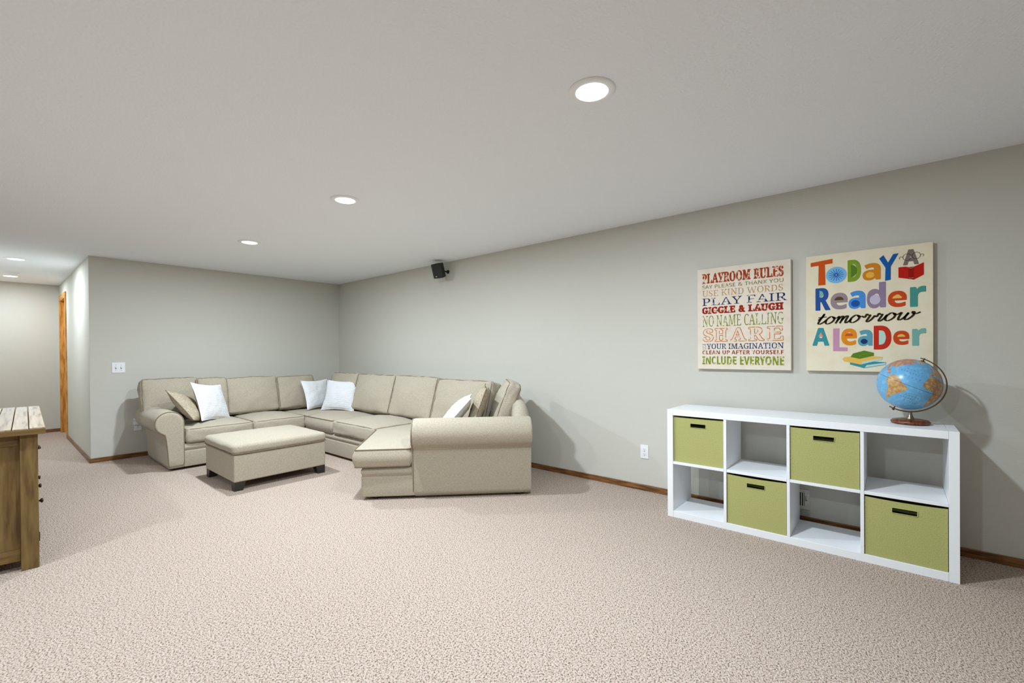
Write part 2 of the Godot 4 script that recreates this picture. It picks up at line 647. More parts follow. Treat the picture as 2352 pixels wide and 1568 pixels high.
func build_room() -> void:
	var x0 := -3.4     # left wall, outside the picture
	var z1 := 2.3      # wall behind the camera
	var xl := -0.33    # left side of the hall
	slab("floor", Vector3(x0 - 0.1, -0.1, z1 + 0.1), Vector3(XR + 0.1, 0.0, ZH - 0.1), M.carpet)
	slab("ceiling", Vector3(x0 - 0.1, H, z1 + 0.1), Vector3(XR + 0.1, H + 0.1, ZH - 0.1), M.ceiling)
	slab("wall_right", Vector3(XR, 0, z1), Vector3(XR + 0.1, H, ZB), M.wall)
	slab("wall_back", Vector3(XC, 0, ZB), Vector3(XR + 0.1, H, ZB - 0.11), M.wall)
	slab("wall_left", Vector3(x0 - 0.1, 0, z1), Vector3(x0, H, ZB), M.wall)
	slab("wall_front", Vector3(x0 - 0.1, 0, z1), Vector3(XR + 0.1, H, z1 + 0.1), M.wall)
	slab("wall_back_left", Vector3(x0 - 0.1, 0, ZB), Vector3(xl, H, ZB - 0.11), M.wall)
	# hall with a doorway near its end
	var d0 := -9.03
	var d1 := -9.79
	var top := 2.045
	slab("wall_hall_left", Vector3(xl - 0.11, 0, ZB - 0.11), Vector3(xl, H, ZH), M.wall)
	slab("wall_hall_far", Vector3(xl - 0.11, 0, ZH), Vector3(XC + 0.11, H, ZH - 0.1), M.wall)
	var hall := structure("wall_hall_right", joined([
		rbox(Vector3(0.11, H, ZB - 0.11 - d0), 0.001, 1, Vector3(XC + 0.055, H / 2, (ZB - 0.11 + d0) / 2)),
		rbox(Vector3(0.11, H, d1 - ZH), 0.001, 1, Vector3(XC + 0.055, H / 2, (d1 + ZH) / 2)),
		rbox(Vector3(0.11, H - top, d0 - d1), 0.001, 1, Vector3(XC + 0.055, (H + top) / 2, (d0 + d1) / 2))]), M.wall)
	hall.set_meta("kind", "structure")
	# door: jambs, casing and a closed oak slab on the far side of the wall
	var door := Node3D.new()
	door.name = "door_1"
	door.set_meta("kind", "structure")
	add_child(door)
	door.position = Vector3(XC, 0, (d0 + d1) / 2)
	var dz := (d0 - d1) / 2
	part("door_slab", rbox(Vector3(0.035, top - 0.02, d0 - d1 - 0.03), 0.003, 1), M.oak_door, door, Transform3D(Basis.IDENTITY, Vector3(0.10, top / 2, 0)))
	for s in [-1.0, 1.0]:
		part("jamb", rbox(Vector3(0.125, top, 0.018), 0.002, 1), M.oak_door, door, Transform3D(Basis.IDENTITY, Vector3(0.05, top / 2, s * (dz - 0.009))))
		part("casing", rbox(Vector3(0.016, top - 0.003, 0.062), 0.004, 2), M.oak_door, door, Transform3D(Basis.IDENTITY, Vector3(-0.008, (top - 0.003) / 2, s * (dz + 0.026))))
	part("head_jamb", rbox(Vector3(0.125, 0.018, 2 * dz), 0.002, 1), M.oak_head, door, Transform3D(Basis.IDENTITY, Vector3(0.05, top - 0.009, 0)))
	part("head_casing", rbox(Vector3(0.016, 0.062, 2 * dz + 0.114), 0.004, 2), M.oak_head, door, Transform3D(Basis.IDENTITY, Vector3(-0.0085, top + 0.029, 0)))
	# oak baseboards
	var bh := 0.05
	var t := 0.012
	var board := func(called: String, a: Vector3, b: Vector3) -> void:
		var lo := a.min(b)
		var hi := a.max(b)
		structure(called, rbox(hi - lo, 0.004, 2), M.oak_rail, (lo + hi) * 0.5)
	board.call("baseboard_right", Vector3(XR - t, 0, z1), Vector3(XR, bh, ZB))
	board.call("baseboard_back", Vector3(XC - t, 0, ZB), Vector3(XR - t, bh, ZB + t))
	board.call("baseboard_hall_right", Vector3(XC - t, 0, ZB), Vector3(XC, bh, d0 + 0.058))
	board.call("baseboard_hall_far", Vector3(xl, 0, ZH), Vector3(XC, bh, ZH + t))

# ------------------------------------------------------------------ lamps
func build_lights() -> void:
	var ring := lathe([Vector2(0.066, -0.004), Vector2(0.07, -0.008), Vector2(0.092, -0.008), Vector2(0.098, -0.003), Vector2(0.098, 0.0), Vector2(0.066, 0.0), Vector2(0.066, -0.004)], 48)
	var lens := lathe([Vector2(0.0005, -0.0105), Vector2(0.05, -0.010), Vector2(0.0655, -0.008), Vector2(0.0655, -0.001)], 48)
	var spots := [
		[1.655, -0.962, "round recessed ceiling light over the carpet in front of the cube shelf", 1.0],
		[1.655, -2.973, "round recessed ceiling light over the angled end of the sectional sofa", 1.0],
		[1.655, -4.79, "round recessed ceiling light over the upholstered ottoman", 1.0],
		[0.19, -7.525, "round recessed ceiling light in the hall, next to the room", 0.42],
		[0.18, -9.175, "round recessed ceiling light in the hall, next to its far wall", 0.31],
		[-1.2, -0.962, "round recessed ceiling light beside the dresser's side of the room, before its near end", 0.8],
		[-1.2, -2.973, "round recessed ceiling light beside the dresser's side of the room, along its front", 0.8],
	]
	for s in spots:
		var o := thing("recessed_light", s[2], "ceiling light", Vector3(s[0], H, s[1]), 0.0, "recessed ceiling lights")
		part("trim_ring", ring, M.trim, o)
		part("lens", lens, M.lens, o)
		var a := AreaLight3D.new()
		a.name = "lamp"
		a.area_size = Vector2(0.092, 0.092)
		a.light_energy = 5.45 * float(s[3])
		a.light_color = LIGHT
		a.area_range = 20.0
		a.shadow_enabled = true
		a.position = Vector3(0, -0.014, 0)
		a.rotation.x = -PI / 2
		o.add_child(a)
	# smoke detector in the hall
	var sd := thing("smoke_detector", "flat white smoke detector on the hall ceiling between two recessed lights", "smoke detector", Vector3(0.19, H, -8.75))
	part("base", lathe([Vector2(0.055, -0.012), Vector2(0.068, -0.009), Vector2(0.07, 0.0)], 32), M.plastic, sd)
	part("cover", lathe([Vector2(0.03, -0.034), Vector2(0.045, -0.030), Vector2(0.052, -0.018), Vector2(0.052, -0.012)], 32), M.plastic, sd)

# ------------------------------------------------------------------ sofa
const SA := Vector3(1.925, 0, -3.265)       # front corner of the angled end
const SD := Vector3(0.7108, 0, 0.7034)      # along the angled arm, front to rear
const SN := Vector3(-0.7034, 0, 0.7108)     # out of the arm, towards the room

func af(s: float, y: float, o: float) -> Vector3:
	return SA + SD * s + Vector3(0, y, 0) + SN * o

func af2(s: float, o: float) -> Vector2:
	var p := af(s, 0, o)
	return Vector2(p.x, p.z)

func arm_profile(top: float, thick: float, over: float) -> Array:
	# outline across a rolled arm: u = outwards (0 = outer face at the floor), v = height
	var out := []
	var r := (thick + over) * 0.5
	var rad := r * 0.97
	var cx := over - r
	var cy := top - rad
	out.append(Vector2(-thick + 0.005, 0.022))
	out.append(Vector2(-thick, 0.06))
	out.append(Vector2(-thick, cy * 0.6))
	for k in 19:
		var a := PI - (PI + 0.95) * k / 18.0
		out.append(Vector2(cx + cos(a) * r, cy + sin(a) * rad))
	var e: Vector2 = out[-1]
	out.append(Vector2(lerpf(e.x, 0.02, 0.75), e.y - 0.022))
	out.append(Vector2(0.022, e.y - 0.06))
	out.append(Vector2(0.008, e.y * 0.5))
	out.append(Vector2(0.0, 0.06))
	out.append(Vector2(-0.005, 0.022))
	return out

func sweep_arm(profile: Array, place: Callable, s0: float, s1: float) -> ArrayMesh:
	# place(s, v, u) -> world; rounded a little at both ends
	var c := Vector2.ZERO
	for p in profile:
		c += p
	c /= profile.size()
	var rings := []
	for e in [[0.0, 0.965], [0.006, 0.985], [0.018, 1.0], [0.33, 1.0], [0.66, 1.0], [0.982, 1.0], [0.994, 0.985], [1.0, 0.955]]:
		var ring := []
		for p in profile:
			var q: Vector2 = c + (p - c) * float(e[1])
			ring.append(place.call(lerpf(s0, s1, e[0]), q.y, q.x))
		rings.append(ring)
	return loft(rings)

func build_sofa() -> void:
	var o := thing("sectional_sofa", "beige linen sectional sofa with rolled arms filling the room corner", "sofa", Vector3(2.6, 0, -4.6))
	var bx := 3.53      # rear of the frame along the right wall
	var bz := -6.63     # rear of the frame along the back wall
	var fx := 2.55      # front of the seats along the right wall
	var fz := -5.58     # front of the seats along the back wall
	# plan of the frame
	var k := SA + -SN * 0.90
	var plan := [Vector2(1.285, fz), Vector2(1.285, bz), Vector2(bx, bz), Vector2(bx, -2.93), af2(1.385, -0.82), af2(1.385, -0.23), af2(0.43, -0.23), af2(0.43, 0.0), af2(0.0, 0.0), Vector2(fx, -3.91), Vector2(fx, fz)]
	var rc := [0.01, 0.02, 0.03, 0.05, 0.02, 0.01, 0.01, 0.01, 0.03, 0.03, 0.01]
	var outline := round_poly(plan, rc, 0.3)
	wpart("base_rail", pad(outline, 0.025, 0.191, 0.010, 0), M.linen, o, o)
	wpart("upper_rail", pad(inset(outline, 0.003), 0.184, 0.266, 0.022, 0, 0.005), M.linen, o, o)
	# feet
	for p in [Vector2(1.25, -5.68), Vector2(1.25, -6.5), Vector2(2.45, -6.5), af2(0.11, -0.09), af2(1.29, -0.08), Vector2(3.4, -4.6), Vector2(2.62, -5.5), Vector2(2.64, -4.2)]:
		wpart("foot", rbox(Vector3(0.09, 0.034, 0.09), 0.004, 1, Vector3(p.x, 0.014, p.y)), M.black_wood, o, o)
	# seat cushions
	var seats := [
		[[Vector2(1.30, fz + 0.02), Vector2(1.30, -6.36), Vector2(1.944, -6.36), Vector2(1.944, fz + 0.02)], Vector2(1.62, -5.97)],
		[[Vector2(1.950, fz + 0.02), Vector2(1.950, -6.36), Vector2(2.535, -6.36), Vector2(2.535, fz + 0.02)], Vector2(2.24, -5.97)],
		[[Vector2(2.540, fz + 0.015), Vector2(2.54, -6.36), Vector2(3.30, -6.36), Vector2(3.30, -4.90), Vector2(fx - 0.015, -4.90), Vector2(fx - 0.015, fz + 0.02)], Vector2(2.92, -5.6)],
		[[Vector2(fx - 0.015, -4.894), Vector2(3.30, -4.894), Vector2(3.30, -4.03), Vector2(fx - 0.015, -4.03)], Vector2(2.92, -4.46)],
		[[Vector2(fx - 0.02, -4.02), Vector2(3.30, -4.02), Vector2(3.30, -3.10), af2(1.2, -0.25), af2(0.425, -0.25), af2(0.405, 0.02), af2(-0.05, 0.03), Vector2(fx - 0.03, -3.98)], Vector2(2.62, -3.42)],
	]
	for i in seats.size():
		if seats[i][0].size() == 4:
			var lo: Vector2 = seats[i][0][0]
			var hi: Vector2 = lo
			for q in seats[i][0]:
				lo = lo.min(q)
				hi = hi.max(q)
			var size := Vector3(hi.x - lo.x, 0.154, hi.y - lo.y)
			var xf := Transform3D(Basis.IDENTITY, Vector3((lo.x + hi.x) / 2, 0.342, (lo.y + hi.y) / 2))
			var puff := Vector3(0.012, 0.04, 0.012)
			var cu := wpart("seat_cushion", cushion(size, 0.03, puff, xf, 0.004, 20.0 + i, 12), M.linen, o, o)
			wpart("piping", welt(size, 0.03, puff, xf, 1, 1.0, 0.004, 20.0 + i), M.piping, cu, o)
			wpart("piping", welt(size, 0.03, puff, xf, 1, -1.0, 0.004, 20.0 + i), M.piping, cu, o)
			continue
		var pts: Array = round_poly(seats[i][0], [0.035], 0.1)
		var c := wpart("seat_cushion", pad(pts, 0.264, 0.415, 0.028, 0.022, 0.012, seats[i][1]), M.linen, o, o)
		var rim := inset(pts, 0.006)
		var path := []
		for q in rim:
			path.append(Vector3(q.x, 0.412, q.y))
		wpart("piping", tube(path, 0.0045, 5, true), M.piping, c, o)
		var low := []
		for q in rim:
			low.append(Vector3(q.x, 0.272, q.y))
		wpart("piping", tube(low, 0.004, 5, true), M.piping, c, o)
	# frames of the backs
	wpart("back_frame", cushion(Vector3(2.25, 0.56, 0.22), 0.05, Vector3.ZERO, Transform3D(Basis.IDENTITY, Vector3(2.40, 0.51, bz + 0.11)), 0.0, 0, 4), M.linen, o, o)
	wpart("back_frame", cushion(Vector3(0.22, 0.56, 3.6), 0.05, Vector3.ZERO, Transform3D(Basis.IDENTITY, Vector3(bx - 0.11, 0.51, -4.72)), 0.0, 0, 4), M.linen, o, o)
	# back of the angled end: falls towards the arm
	var prof := func(u: float, top: float) -> Array:
		var r := []
		for q in [Vector2(1.25, 0.24), Vector2(1.24, top - 0.12), Vector2(1.255, top - 0.04), Vector2(1.29, top - 0.004), Vector2(1.325, top), Vector2(1.362, top - 0.025), Vector2(1.382, top - 0.08), Vector2(1.388, 0.3), Vector2(1.388, 0.03), Vector2(1.25, 0.03)]:
			r.append(af(q.x, q.y, u))
		return r
	var rings := []
	for e in [[-0.02, 0.62], [-0.06, 0.68], [-0.12, 0.735], [-0.2, 0.765], [-0.4, 0.78], [-0.82, 0.79]]:
		rings.append(prof.call(e[0], e[1]))
	wpart("back_frame", loft(rings), M.linen, o, o)
	# arms
	var pl := arm_profile(0.612, 0.135, 0.115)
	var left := func(s: float, v: float, u: float) -> Vector3: return Vector3(1.158 - u, v, s)
	var a1 := wpart("arm", sweep_arm(pl, left, fz - 0.002, -6.52), M.linen, o, o)
	arm_front(a1, o, pl, left, fz - 0.002, 0.012)
	var pr := arm_profile(0.652, 0.15, 0.105)
	var right := func(s: float, v: float, u: float) -> Vector3: return af(s, v, u)
	var a2 := wpart("arm", sweep_arm(pr, right, 0.42, 1.385), M.linen, o, o)
	arm_front(a2, o, pr, right, 0.42, -0.012)
	# loose back cushions along the back wall
	var i := 0
	for b in [[1.07, 1.60, 0.895, 0.0], [1.575, 1.885, 0.895, 0.02], [1.875, 2.475, 0.880, 0.0], [2.48, 2.98, 0.87, 0.0]]:
		var w: float = b[1] - b[0]
		var low := 0.62 if i == 0 else 0.44
		var hh: float = (b[2] - 0.44) / cos(0.24) if i > 0 else 0.42
		var xf := Transform3D(Basis.from_euler(Vector3(-0.24, 0, 0)), Vector3((b[0] + b[1]) / 2, 0.44 + (b[2] - 0.44) * 0.5, -6.30 + b[3]))
		if i == 0:
			xf.origin = Vector3((b[0] + b[1]) / 2, 0.70, -6.36)
		back_cushion(o, Vector3(w, hh, 0.17), xf, 2, 1.0, i)
		i += 1
	# along the right wall
	for b in [[-6.12, -5.43, 0.90], [-5.42, -4.585, 0.895], [-4.575, -3.80, 0.90], [-3.79, -2.98, 0.885]]:
		var w: float = b[1] - b[0]
		var hh: float = (b[2] - 0.44) / cos(0.28)
		var xf := Transform3D(Basis.from_euler(Vector3(0, 0, -0.28)), Vector3(3.20, 0.44 + (b[2] - 0.44) * 0.5, (b[0] + b[1]) / 2))
		back_cushion(o, Vector3(0.17, hh, w), xf, 0, -1.0, i)
		i += 1
	# cushion of the angled end, leaning on its back
	var x := SD.rotated(SN, 0.0)
	var tilt := Basis(SN.normalized(), -0.36)
	var bs := Basis(tilt * SD, tilt * Vector3.UP, SN)
	back_cushion(o, Vector3(0.125, 0.50, 0.50), Transform3D(bs, af(1.195, 0.675, -0.48)), 0, -1.0, i)

func back_cushion(o: Node3D, size: Vector3, xf: Transform3D, axis: int, sgn: float, seed_: float) -> void:
	var puff := Vector3(0.012, 0.012, 0.012)
	puff[axis] = 0.05
	var c := wpart("back_cushion", cushion(size, 0.032, puff, xf, 0.007, seed_, 10), M.linen, o, o)
	wpart("piping", welt(size, 0.032, puff, xf, axis, sgn, 0.007, seed_), M.piping, c, o)
	wpart("piping", welt(size, 0.032, puff, xf, axis, -sgn, 0.007, seed_), M.piping, c, o)

func arm_front(a: Node3D, o: Node3D, profile: Array, place: Callable, s0: float, out: float) -> void:
	# upholstered facing on the end of a rolled arm, with piping round it
	var c := Vector2.ZERO
	for p in profile:
		c += p
	c /= profile.size()
	var rings := []
	for e in [[-0.4, 0.94], [0.55, 0.94], [0.9, 0.9], [1.0, 0.8]]:
		var ring := []
		for p in profile:
			var q: Vector2 = c + (p - c) * float(e[1])
			ring.append(place.call(s0 + out * float(e[0]), q.y, q.x))
		rings.append(ring)
	wpart("facing", loft(rings), M.linen, a, o)
	var path := []
	for p in profile:
		var q: Vector2 = c + (p - c) * 0.972
		path.append(place.call(s0 + out * 0.1, q.y, q.x))
	wpart("piping", tube(path, 0.0045, 5, true), M.piping, a, o)

func build_pillows() -> void:
	var g := "scatter pillows on the sectional sofa"
	# back corner near the left arm
	pillow("throw_pillow", "tan throw pillow slumped between the rolled arm and a white pillow", 0.44, 0.44, 0.14, M.tan, M.tan, M.piping,
		frame(Vector3(1.42, 0.60, -5.93), Vector3(0.55, -0.22, -0.75), Vector3(-0.75, 0.85, -0.1)), 1.0, g)
	pillow("throw_pillow", "white waffle pillow leaning on the tan pillow near the sofa arm", 0.45, 0.45, 0.13, M.waffle, M.tan, M.white_cloth,
		frame(Vector3(1.63, 0.645, -5.92), Vector3(0.62, -0.10, -0.45), Vector3(-0.30, 1.0, -0.28)), 2.0, g)
	pillow("throw_pillow", "white waffle pillow standing in the sofa corner, partly behind another", 0.42, 0.40, 0.13, M.waffle, M.tan, M.white_cloth,
		frame(Vector3(2.90, 0.635, -6.00), Vector3(1.0, 0.0, -0.25), Vector3(0.05, 1.0, -0.35)), 3.0, g)
	pillow("throw_pillow", "white waffle pillow standing in front of its twin in the sofa corner", 0.47, 0.41, 0.13, M.waffle, M.tan, M.white_cloth,
		frame(Vector3(3.02, 0.628, -5.60), Vector3(0.36, -0.02, 0.62), Vector3(0.30, 1.0, -0.2)), 4.0, g)
	# by the angled arm
	pillow("throw_pillow", "white pillow with a grey honeycomb back slumped behind the angled arm", 0.42, 0.42, 0.13, M.white_cloth, M.hex, M.white_cloth,
		frame(af(0.75, 0.635, -0.40), SN * 1.0, Vector3(0.46, 0.72, 0.46)), 5.0, g)
	pillow("throw_pillow", "tan throw pillow with pointed corner between honeycomb pillow and angled back cushion", 0.45, 0.45, 0.12, M.tan, M.tan, M.piping,
		frame(af(0.95, 0.67, -0.44), SN * 1.0, Vector3(0.22, 0.85, 0.22)), 6.0, g)

func build_ottoman() -> void:
	var c := Vector3(1.757, 0, -4.71)
	var o := thing("ottoman", "beige linen storage ottoman with padded lid on black feet before the sofa", "ottoman", c)
	var w := 0.815
	var d := 0.78
	part("body", rbox(Vector3(w, 0.24, d), 0.012, 2, Vector3(0, 0.195, 0)), M.linen, o)
	var ls := Vector3(w + 0.024, 0.088, d + 0.024)
	var lx := Transform3D(Basis.IDENTITY, Vector3(0, 0.360, 0))
	var lp := Vector3(0.006, 0.016, 0.006)
	var lid := part("lid", cushion(ls, 0.036, lp, lx, 0.002, 31.0, 12), M.linen, o)
	part("piping", welt(ls, 0.02, lp, lx, 1, -1.0, 0.0, 31.0), M.piping, lid)
	for sx in [-1.0, 1.0]:
		for sz in [-1.0, 1.0]:
			var top := []
			var bot := []
			for q in [[-1, -1], [1, -1], [1, 1], [-1, 1]]:
				var x: float = sx * (w / 2 - 0.005) - sx * (0.045 - 0.045 * sx * q[0])
				var z: float = sz * (d / 2 - 0.005) - sz * (0.045 - 0.045 * sz * q[1])
				top.append(Vector3(x, 0.078, z))
				bot.append(Vector3(x if sx * q[0] > 0 else x + sx * 0.022, 0.0, z if sz * q[1] > 0 else z + sz * 0.022))
			part("leg", loft([bot, top], true, true, true), M.black_wood, o)

# ------------------------------------------------------------------ shelf
func build_shelf() -> void:
	var x0 := 3.160
	var dep := 0.375
	var z0 := -1.238
	var z1 := 0.254
	var hgt := 0.768
	var xc := x0 + dep / 2
	var o := thing("cube_shelf", "low white cube shelf with eight compartments standing by the green wall", "shelf", Vector3(xc, 0, (z0 + z1) / 2))
	var b := func(called: String, lo: Vector3, hi: Vector3, r := 0.0015) -> void:
		part(called, rbox(hi - lo, r, 1, (lo + hi) * 0.5 - o.position), M.white_board, o)
	b.call("side_panel", Vector3(x0, 0, z0), Vector3(x0 + dep, hgt, z0 + 0.040))
	b.call("side_panel", Vector3(x0, 0, z1 - 0.040), Vector3(x0 + dep, hgt, z1))
	b.call("top_panel", Vector3(x0, hgt - 0.040, z0 + 0.0405), Vector3(x0 + dep, hgt, z1 - 0.0405))
	b.call("bottom_panel", Vector3(x0, 0.0, z0 + 0.0405), Vector3(x0 + dep, 0.045, z1 - 0.0405))
	var zs := [-1.198, -0.86, -0.842, -0.498, -0.481, -0.142, -0.125, 0.214]
	for k in 3:
		b.call("divider", Vector3(x0 + 0.0005, 0.0455, zs[k * 2 + 1]), Vector3(x0 + dep, hgt - 0.0405, zs[k * 2 + 2]))
	for k in 4:
		b.call("shelf_board", Vector3(x0 + 0.001, 0.380, zs[k * 2] + 0.0005), Vector3(x0 + dep, 0.398, zs[k * 2 + 1] - 0.0005))
	# bins
	var names := ["green fabric storage bin in an upper compartment below the edge of the playroom rules print", "green fabric storage bin in a lower compartment beside the wall register", "green fabric storage bin in an upper compartment above the wall register", "green fabric storage bin in a lower compartment below the globe"]
	for k in 4:
		var low: float = 0.399 if k % 2 == 0 else 0.046
		bin(names[k], x0 + 0.008 + (0.008 if k == 0 else 0.0), zs[k * 2] + 0.003, zs[k * 2 + 1] - 0.003, low, 0.318 if k % 2 == 0 else 0.322, k)

func bin(label: String, x0: float, za: float, zb: float, y0: float, h: float, k: int) -> void:
	var w := zb - za
	var o := thing("storage_bin", label, "storage bin", Vector3(x0, y0, (za + zb) / 2), -PI / 2, "green fabric bins in the cube shelf")
	# local x runs along the shelf, z out of the front
	var m := w / 2
	var hw := 0.052
	var hy := h - 0.052
	var hh := 0.029
	# front with a hand hole: four strips round it make one panel
	var t := 0.007
	var sag := 0.006
	var st := []
	var strip := func(xa: float, xb: float, ya: float, yb: float) -> void:
		st.append(rbox(Vector3(xb - xa, yb - ya, t), 0.0004, 1, Vector3((xa + xb) / 2, (ya + yb) / 2, -t / 2)))
	strip.call(-m, m, 0.0, hy - hh / 2)
	strip.call(-m, -hw, hy - hh / 2, hy + hh / 2)
	strip.call(hw, m, hy - hh / 2, hy + hh / 2)
	# the strip over the hole sags in the middle
	var upper := []
	var lower := []
	for i in 13:
		var u := lerpf(-m, m, i / 12.0)
		upper.append(Vector2(u, h - sag * (1 - pow(u / m, 2.0)) * (1.0 if k % 2 else 0.4)))
	var poly := [Vector2(-m, hy + hh / 2), Vector2(m, hy + hh / 2)]
	upper.reverse()
	poly.append_array(upper)
	st.append(plate(poly, -t, 0.0))
	part("front", joined(st), M.green, o)
	for s in [-1.0, 1.0]:
		part("side", rbox(Vector3(0.005, h - 0.012, 0.33), 0.001, 1, Vector3(s * (m - 0.003), h / 2 - 0.004, -0.173)), M.green, o)
	part("back", rbox(Vector3(w - 0.004, h - 0.01, 0.005), 0.001, 1, Vector3(0, h / 2 - 0.004, -0.335)), M.green, o)
	part("bottom", rbox(Vector3(w - 0.004, 0.005, 0.33), 0.001, 1, Vector3(0, 0.004, -0.173)), M.green, o)
	# stitched rim of the hand hole
	var path := []
	for q in [Vector2(-hw, -hh / 2), Vector2(hw, -hh / 2), Vector2(hw, hh / 2), Vector2(-hw, hh / 2)]:
		path.append(q)
	var loop := []
	for q in round_poly(path, [0.005], 0.03):
		loop.append(Vector3(q.x, hy + q.y, 0.0005))
	part("hole_rim", tube(loop, 0.0022, 5, true), M.green, o)

# ------------------------------------------------------------------ globe
func land(im: Image, pts: Array, col: Color) -> void:
	# fills a lon/lat outline on an equirectangular map
	var w := im.get_width()
	var hh := im.get_height()
	var poly := PackedVector2Array()
	var lo := Vector2(1e9, 1e9)
	var hi := -lo
	for p in pts:
		var q := Vector2((p[0] + 180.0) / 360.0 * w, (90.0 - p[1]) / 180.0 * hh)
		poly.append(q)
		lo = lo.min(q)
		hi = hi.max(q)
	var n := FastNoiseLite.new()
	n.seed = 5
	n.frequency = 0.09
	for y in range(int(lo.y) - 4, int(hi.y) + 5):
		for x in range(int(lo.x) - 4, int(hi.x) + 5):
			var q := Vector2(x, y) + Vector2(n.get_noise_2d(x, y), n.get_noise_2d(x + 300, y)) * 7.0
			if Geometry2D.is_point_in_polygon(q, poly) and y >= 0 and y < hh:
				var v := n.get_noise_2d(x * 0.35 + 900, y * 0.35)
				var fine := n.get_noise_2d(x * 9.0, y * 9.0)
				var c := col
				if v > 0.18:
					c = col.lerp(srgb(226, 196, 120), 0.75)
				elif v < -0.2:
					c = col.lerp(srgb(198, 130, 104), 0.6)
				c = c.darkened(clampf(0.12 + fine * 0.45, 0.0, 0.5))
				im.set_pixel(posmod(x, w), y, c)

func globe_map() -> ImageTexture:
	var w := 1024
	var hh := 512
	var im := Image.create(w, hh, false, Image.FORMAT_RGB8)
	im.fill(srgb(104, 170, 214))
	var n := FastNoiseLite.new()
	n.frequency = 0.02
	for y in hh:
		for x in w:
			var v := n.get_noise_2d(x, y)
			if v > 0.25:
				im.set_pixel(x, y, srgb(118, 182, 222))
	var pink := srgb(206, 150, 138)
	var ochre := srgb(214, 170, 104)
	land(im, [[-168, 66], [-140, 70], [-110, 73], [-85, 74], [-62, 66], [-56, 52], [-66, 45], [-75, 38], [-81, 30], [-82, 25], [-90, 30], [-97, 26], [-97, 20], [-88, 21], [-84, 14], [-78, 8], [-84, 9], [-95, 15], [-106, 22], [-115, 30], [-124, 42], [-130, 55], [-150, 60]], pink)
	land(im, [[-55, 60], [-44, 60], [-22, 70], [-18, 80], [-40, 83], [-62, 78]], srgb(216, 196, 186))
	land(im, [[-78, 8], [-70, 12], [-60, 9], [-50, 1], [-35, -6], [-39, -16], [-48, -26], [-58, -36], [-65, -45], [-70, -54], [-74, -48], [-71, -30], [-71, -18], [-81, -5]], ochre)
	land(im, [[-17, 15], [-10, 30], [-6, 36], [10, 37], [20, 32], [33, 31], [43, 12], [51, 11], [40, -5], [39, -18], [32, -28], [25, -34], [18, -34], [12, -18], [9, -2], [8, 5], [-8, 5], [-16, 11]], srgb(196, 148, 106))
	land(im, [[-9, 37], [-9, 43], [-2, 44], [-4, 48], [5, 52], [10, 58], [6, 62], [20, 70], [40, 67], [70, 73], [110, 76], [170, 68], [160, 60], [140, 55], [122, 40], [120, 25], [105, 10], [95, 17], [80, 8], [72, 20], [58, 25], [45, 14], [36, 36], [27, 38], [20, 38], [14, 40], [3, 42], [0, 38]], srgb(204, 160, 132))
	land(im, [[-6, 50], [1, 52], [-3, 58], [-8, 54]], pink)
	land(im, [[115, -20], [130, -12], [142, -11], [153, -26], [148, -38], [135, -34], [116, -34]], ochre)
	land(im, [[-180, -72], [-60, -70], [0, -70], [90, -67], [179, -72], [179, -89], [-180, -89]], srgb(228, 224, 216))
	# graticule and the equator
	for x in w:
		for y in [hh / 2 - 1, hh / 2]:
			im.set_pixel(x, y, srgb(58, 74, 96))
	for k in range(0, 24):
		var x := int(k * w / 24.0)
		for y in range(40, hh - 40):
			im.set_pixel(x, y, im.get_pixel(x, y).darkened(0.13))
	for k in range(1, 12):
		var y := int(k * hh / 12.0)
		for x in w:
			im.set_pixel(x, y, im.get_pixel(x, y).darkened(0.13))
	return ImageTexture.create_from_image(im)

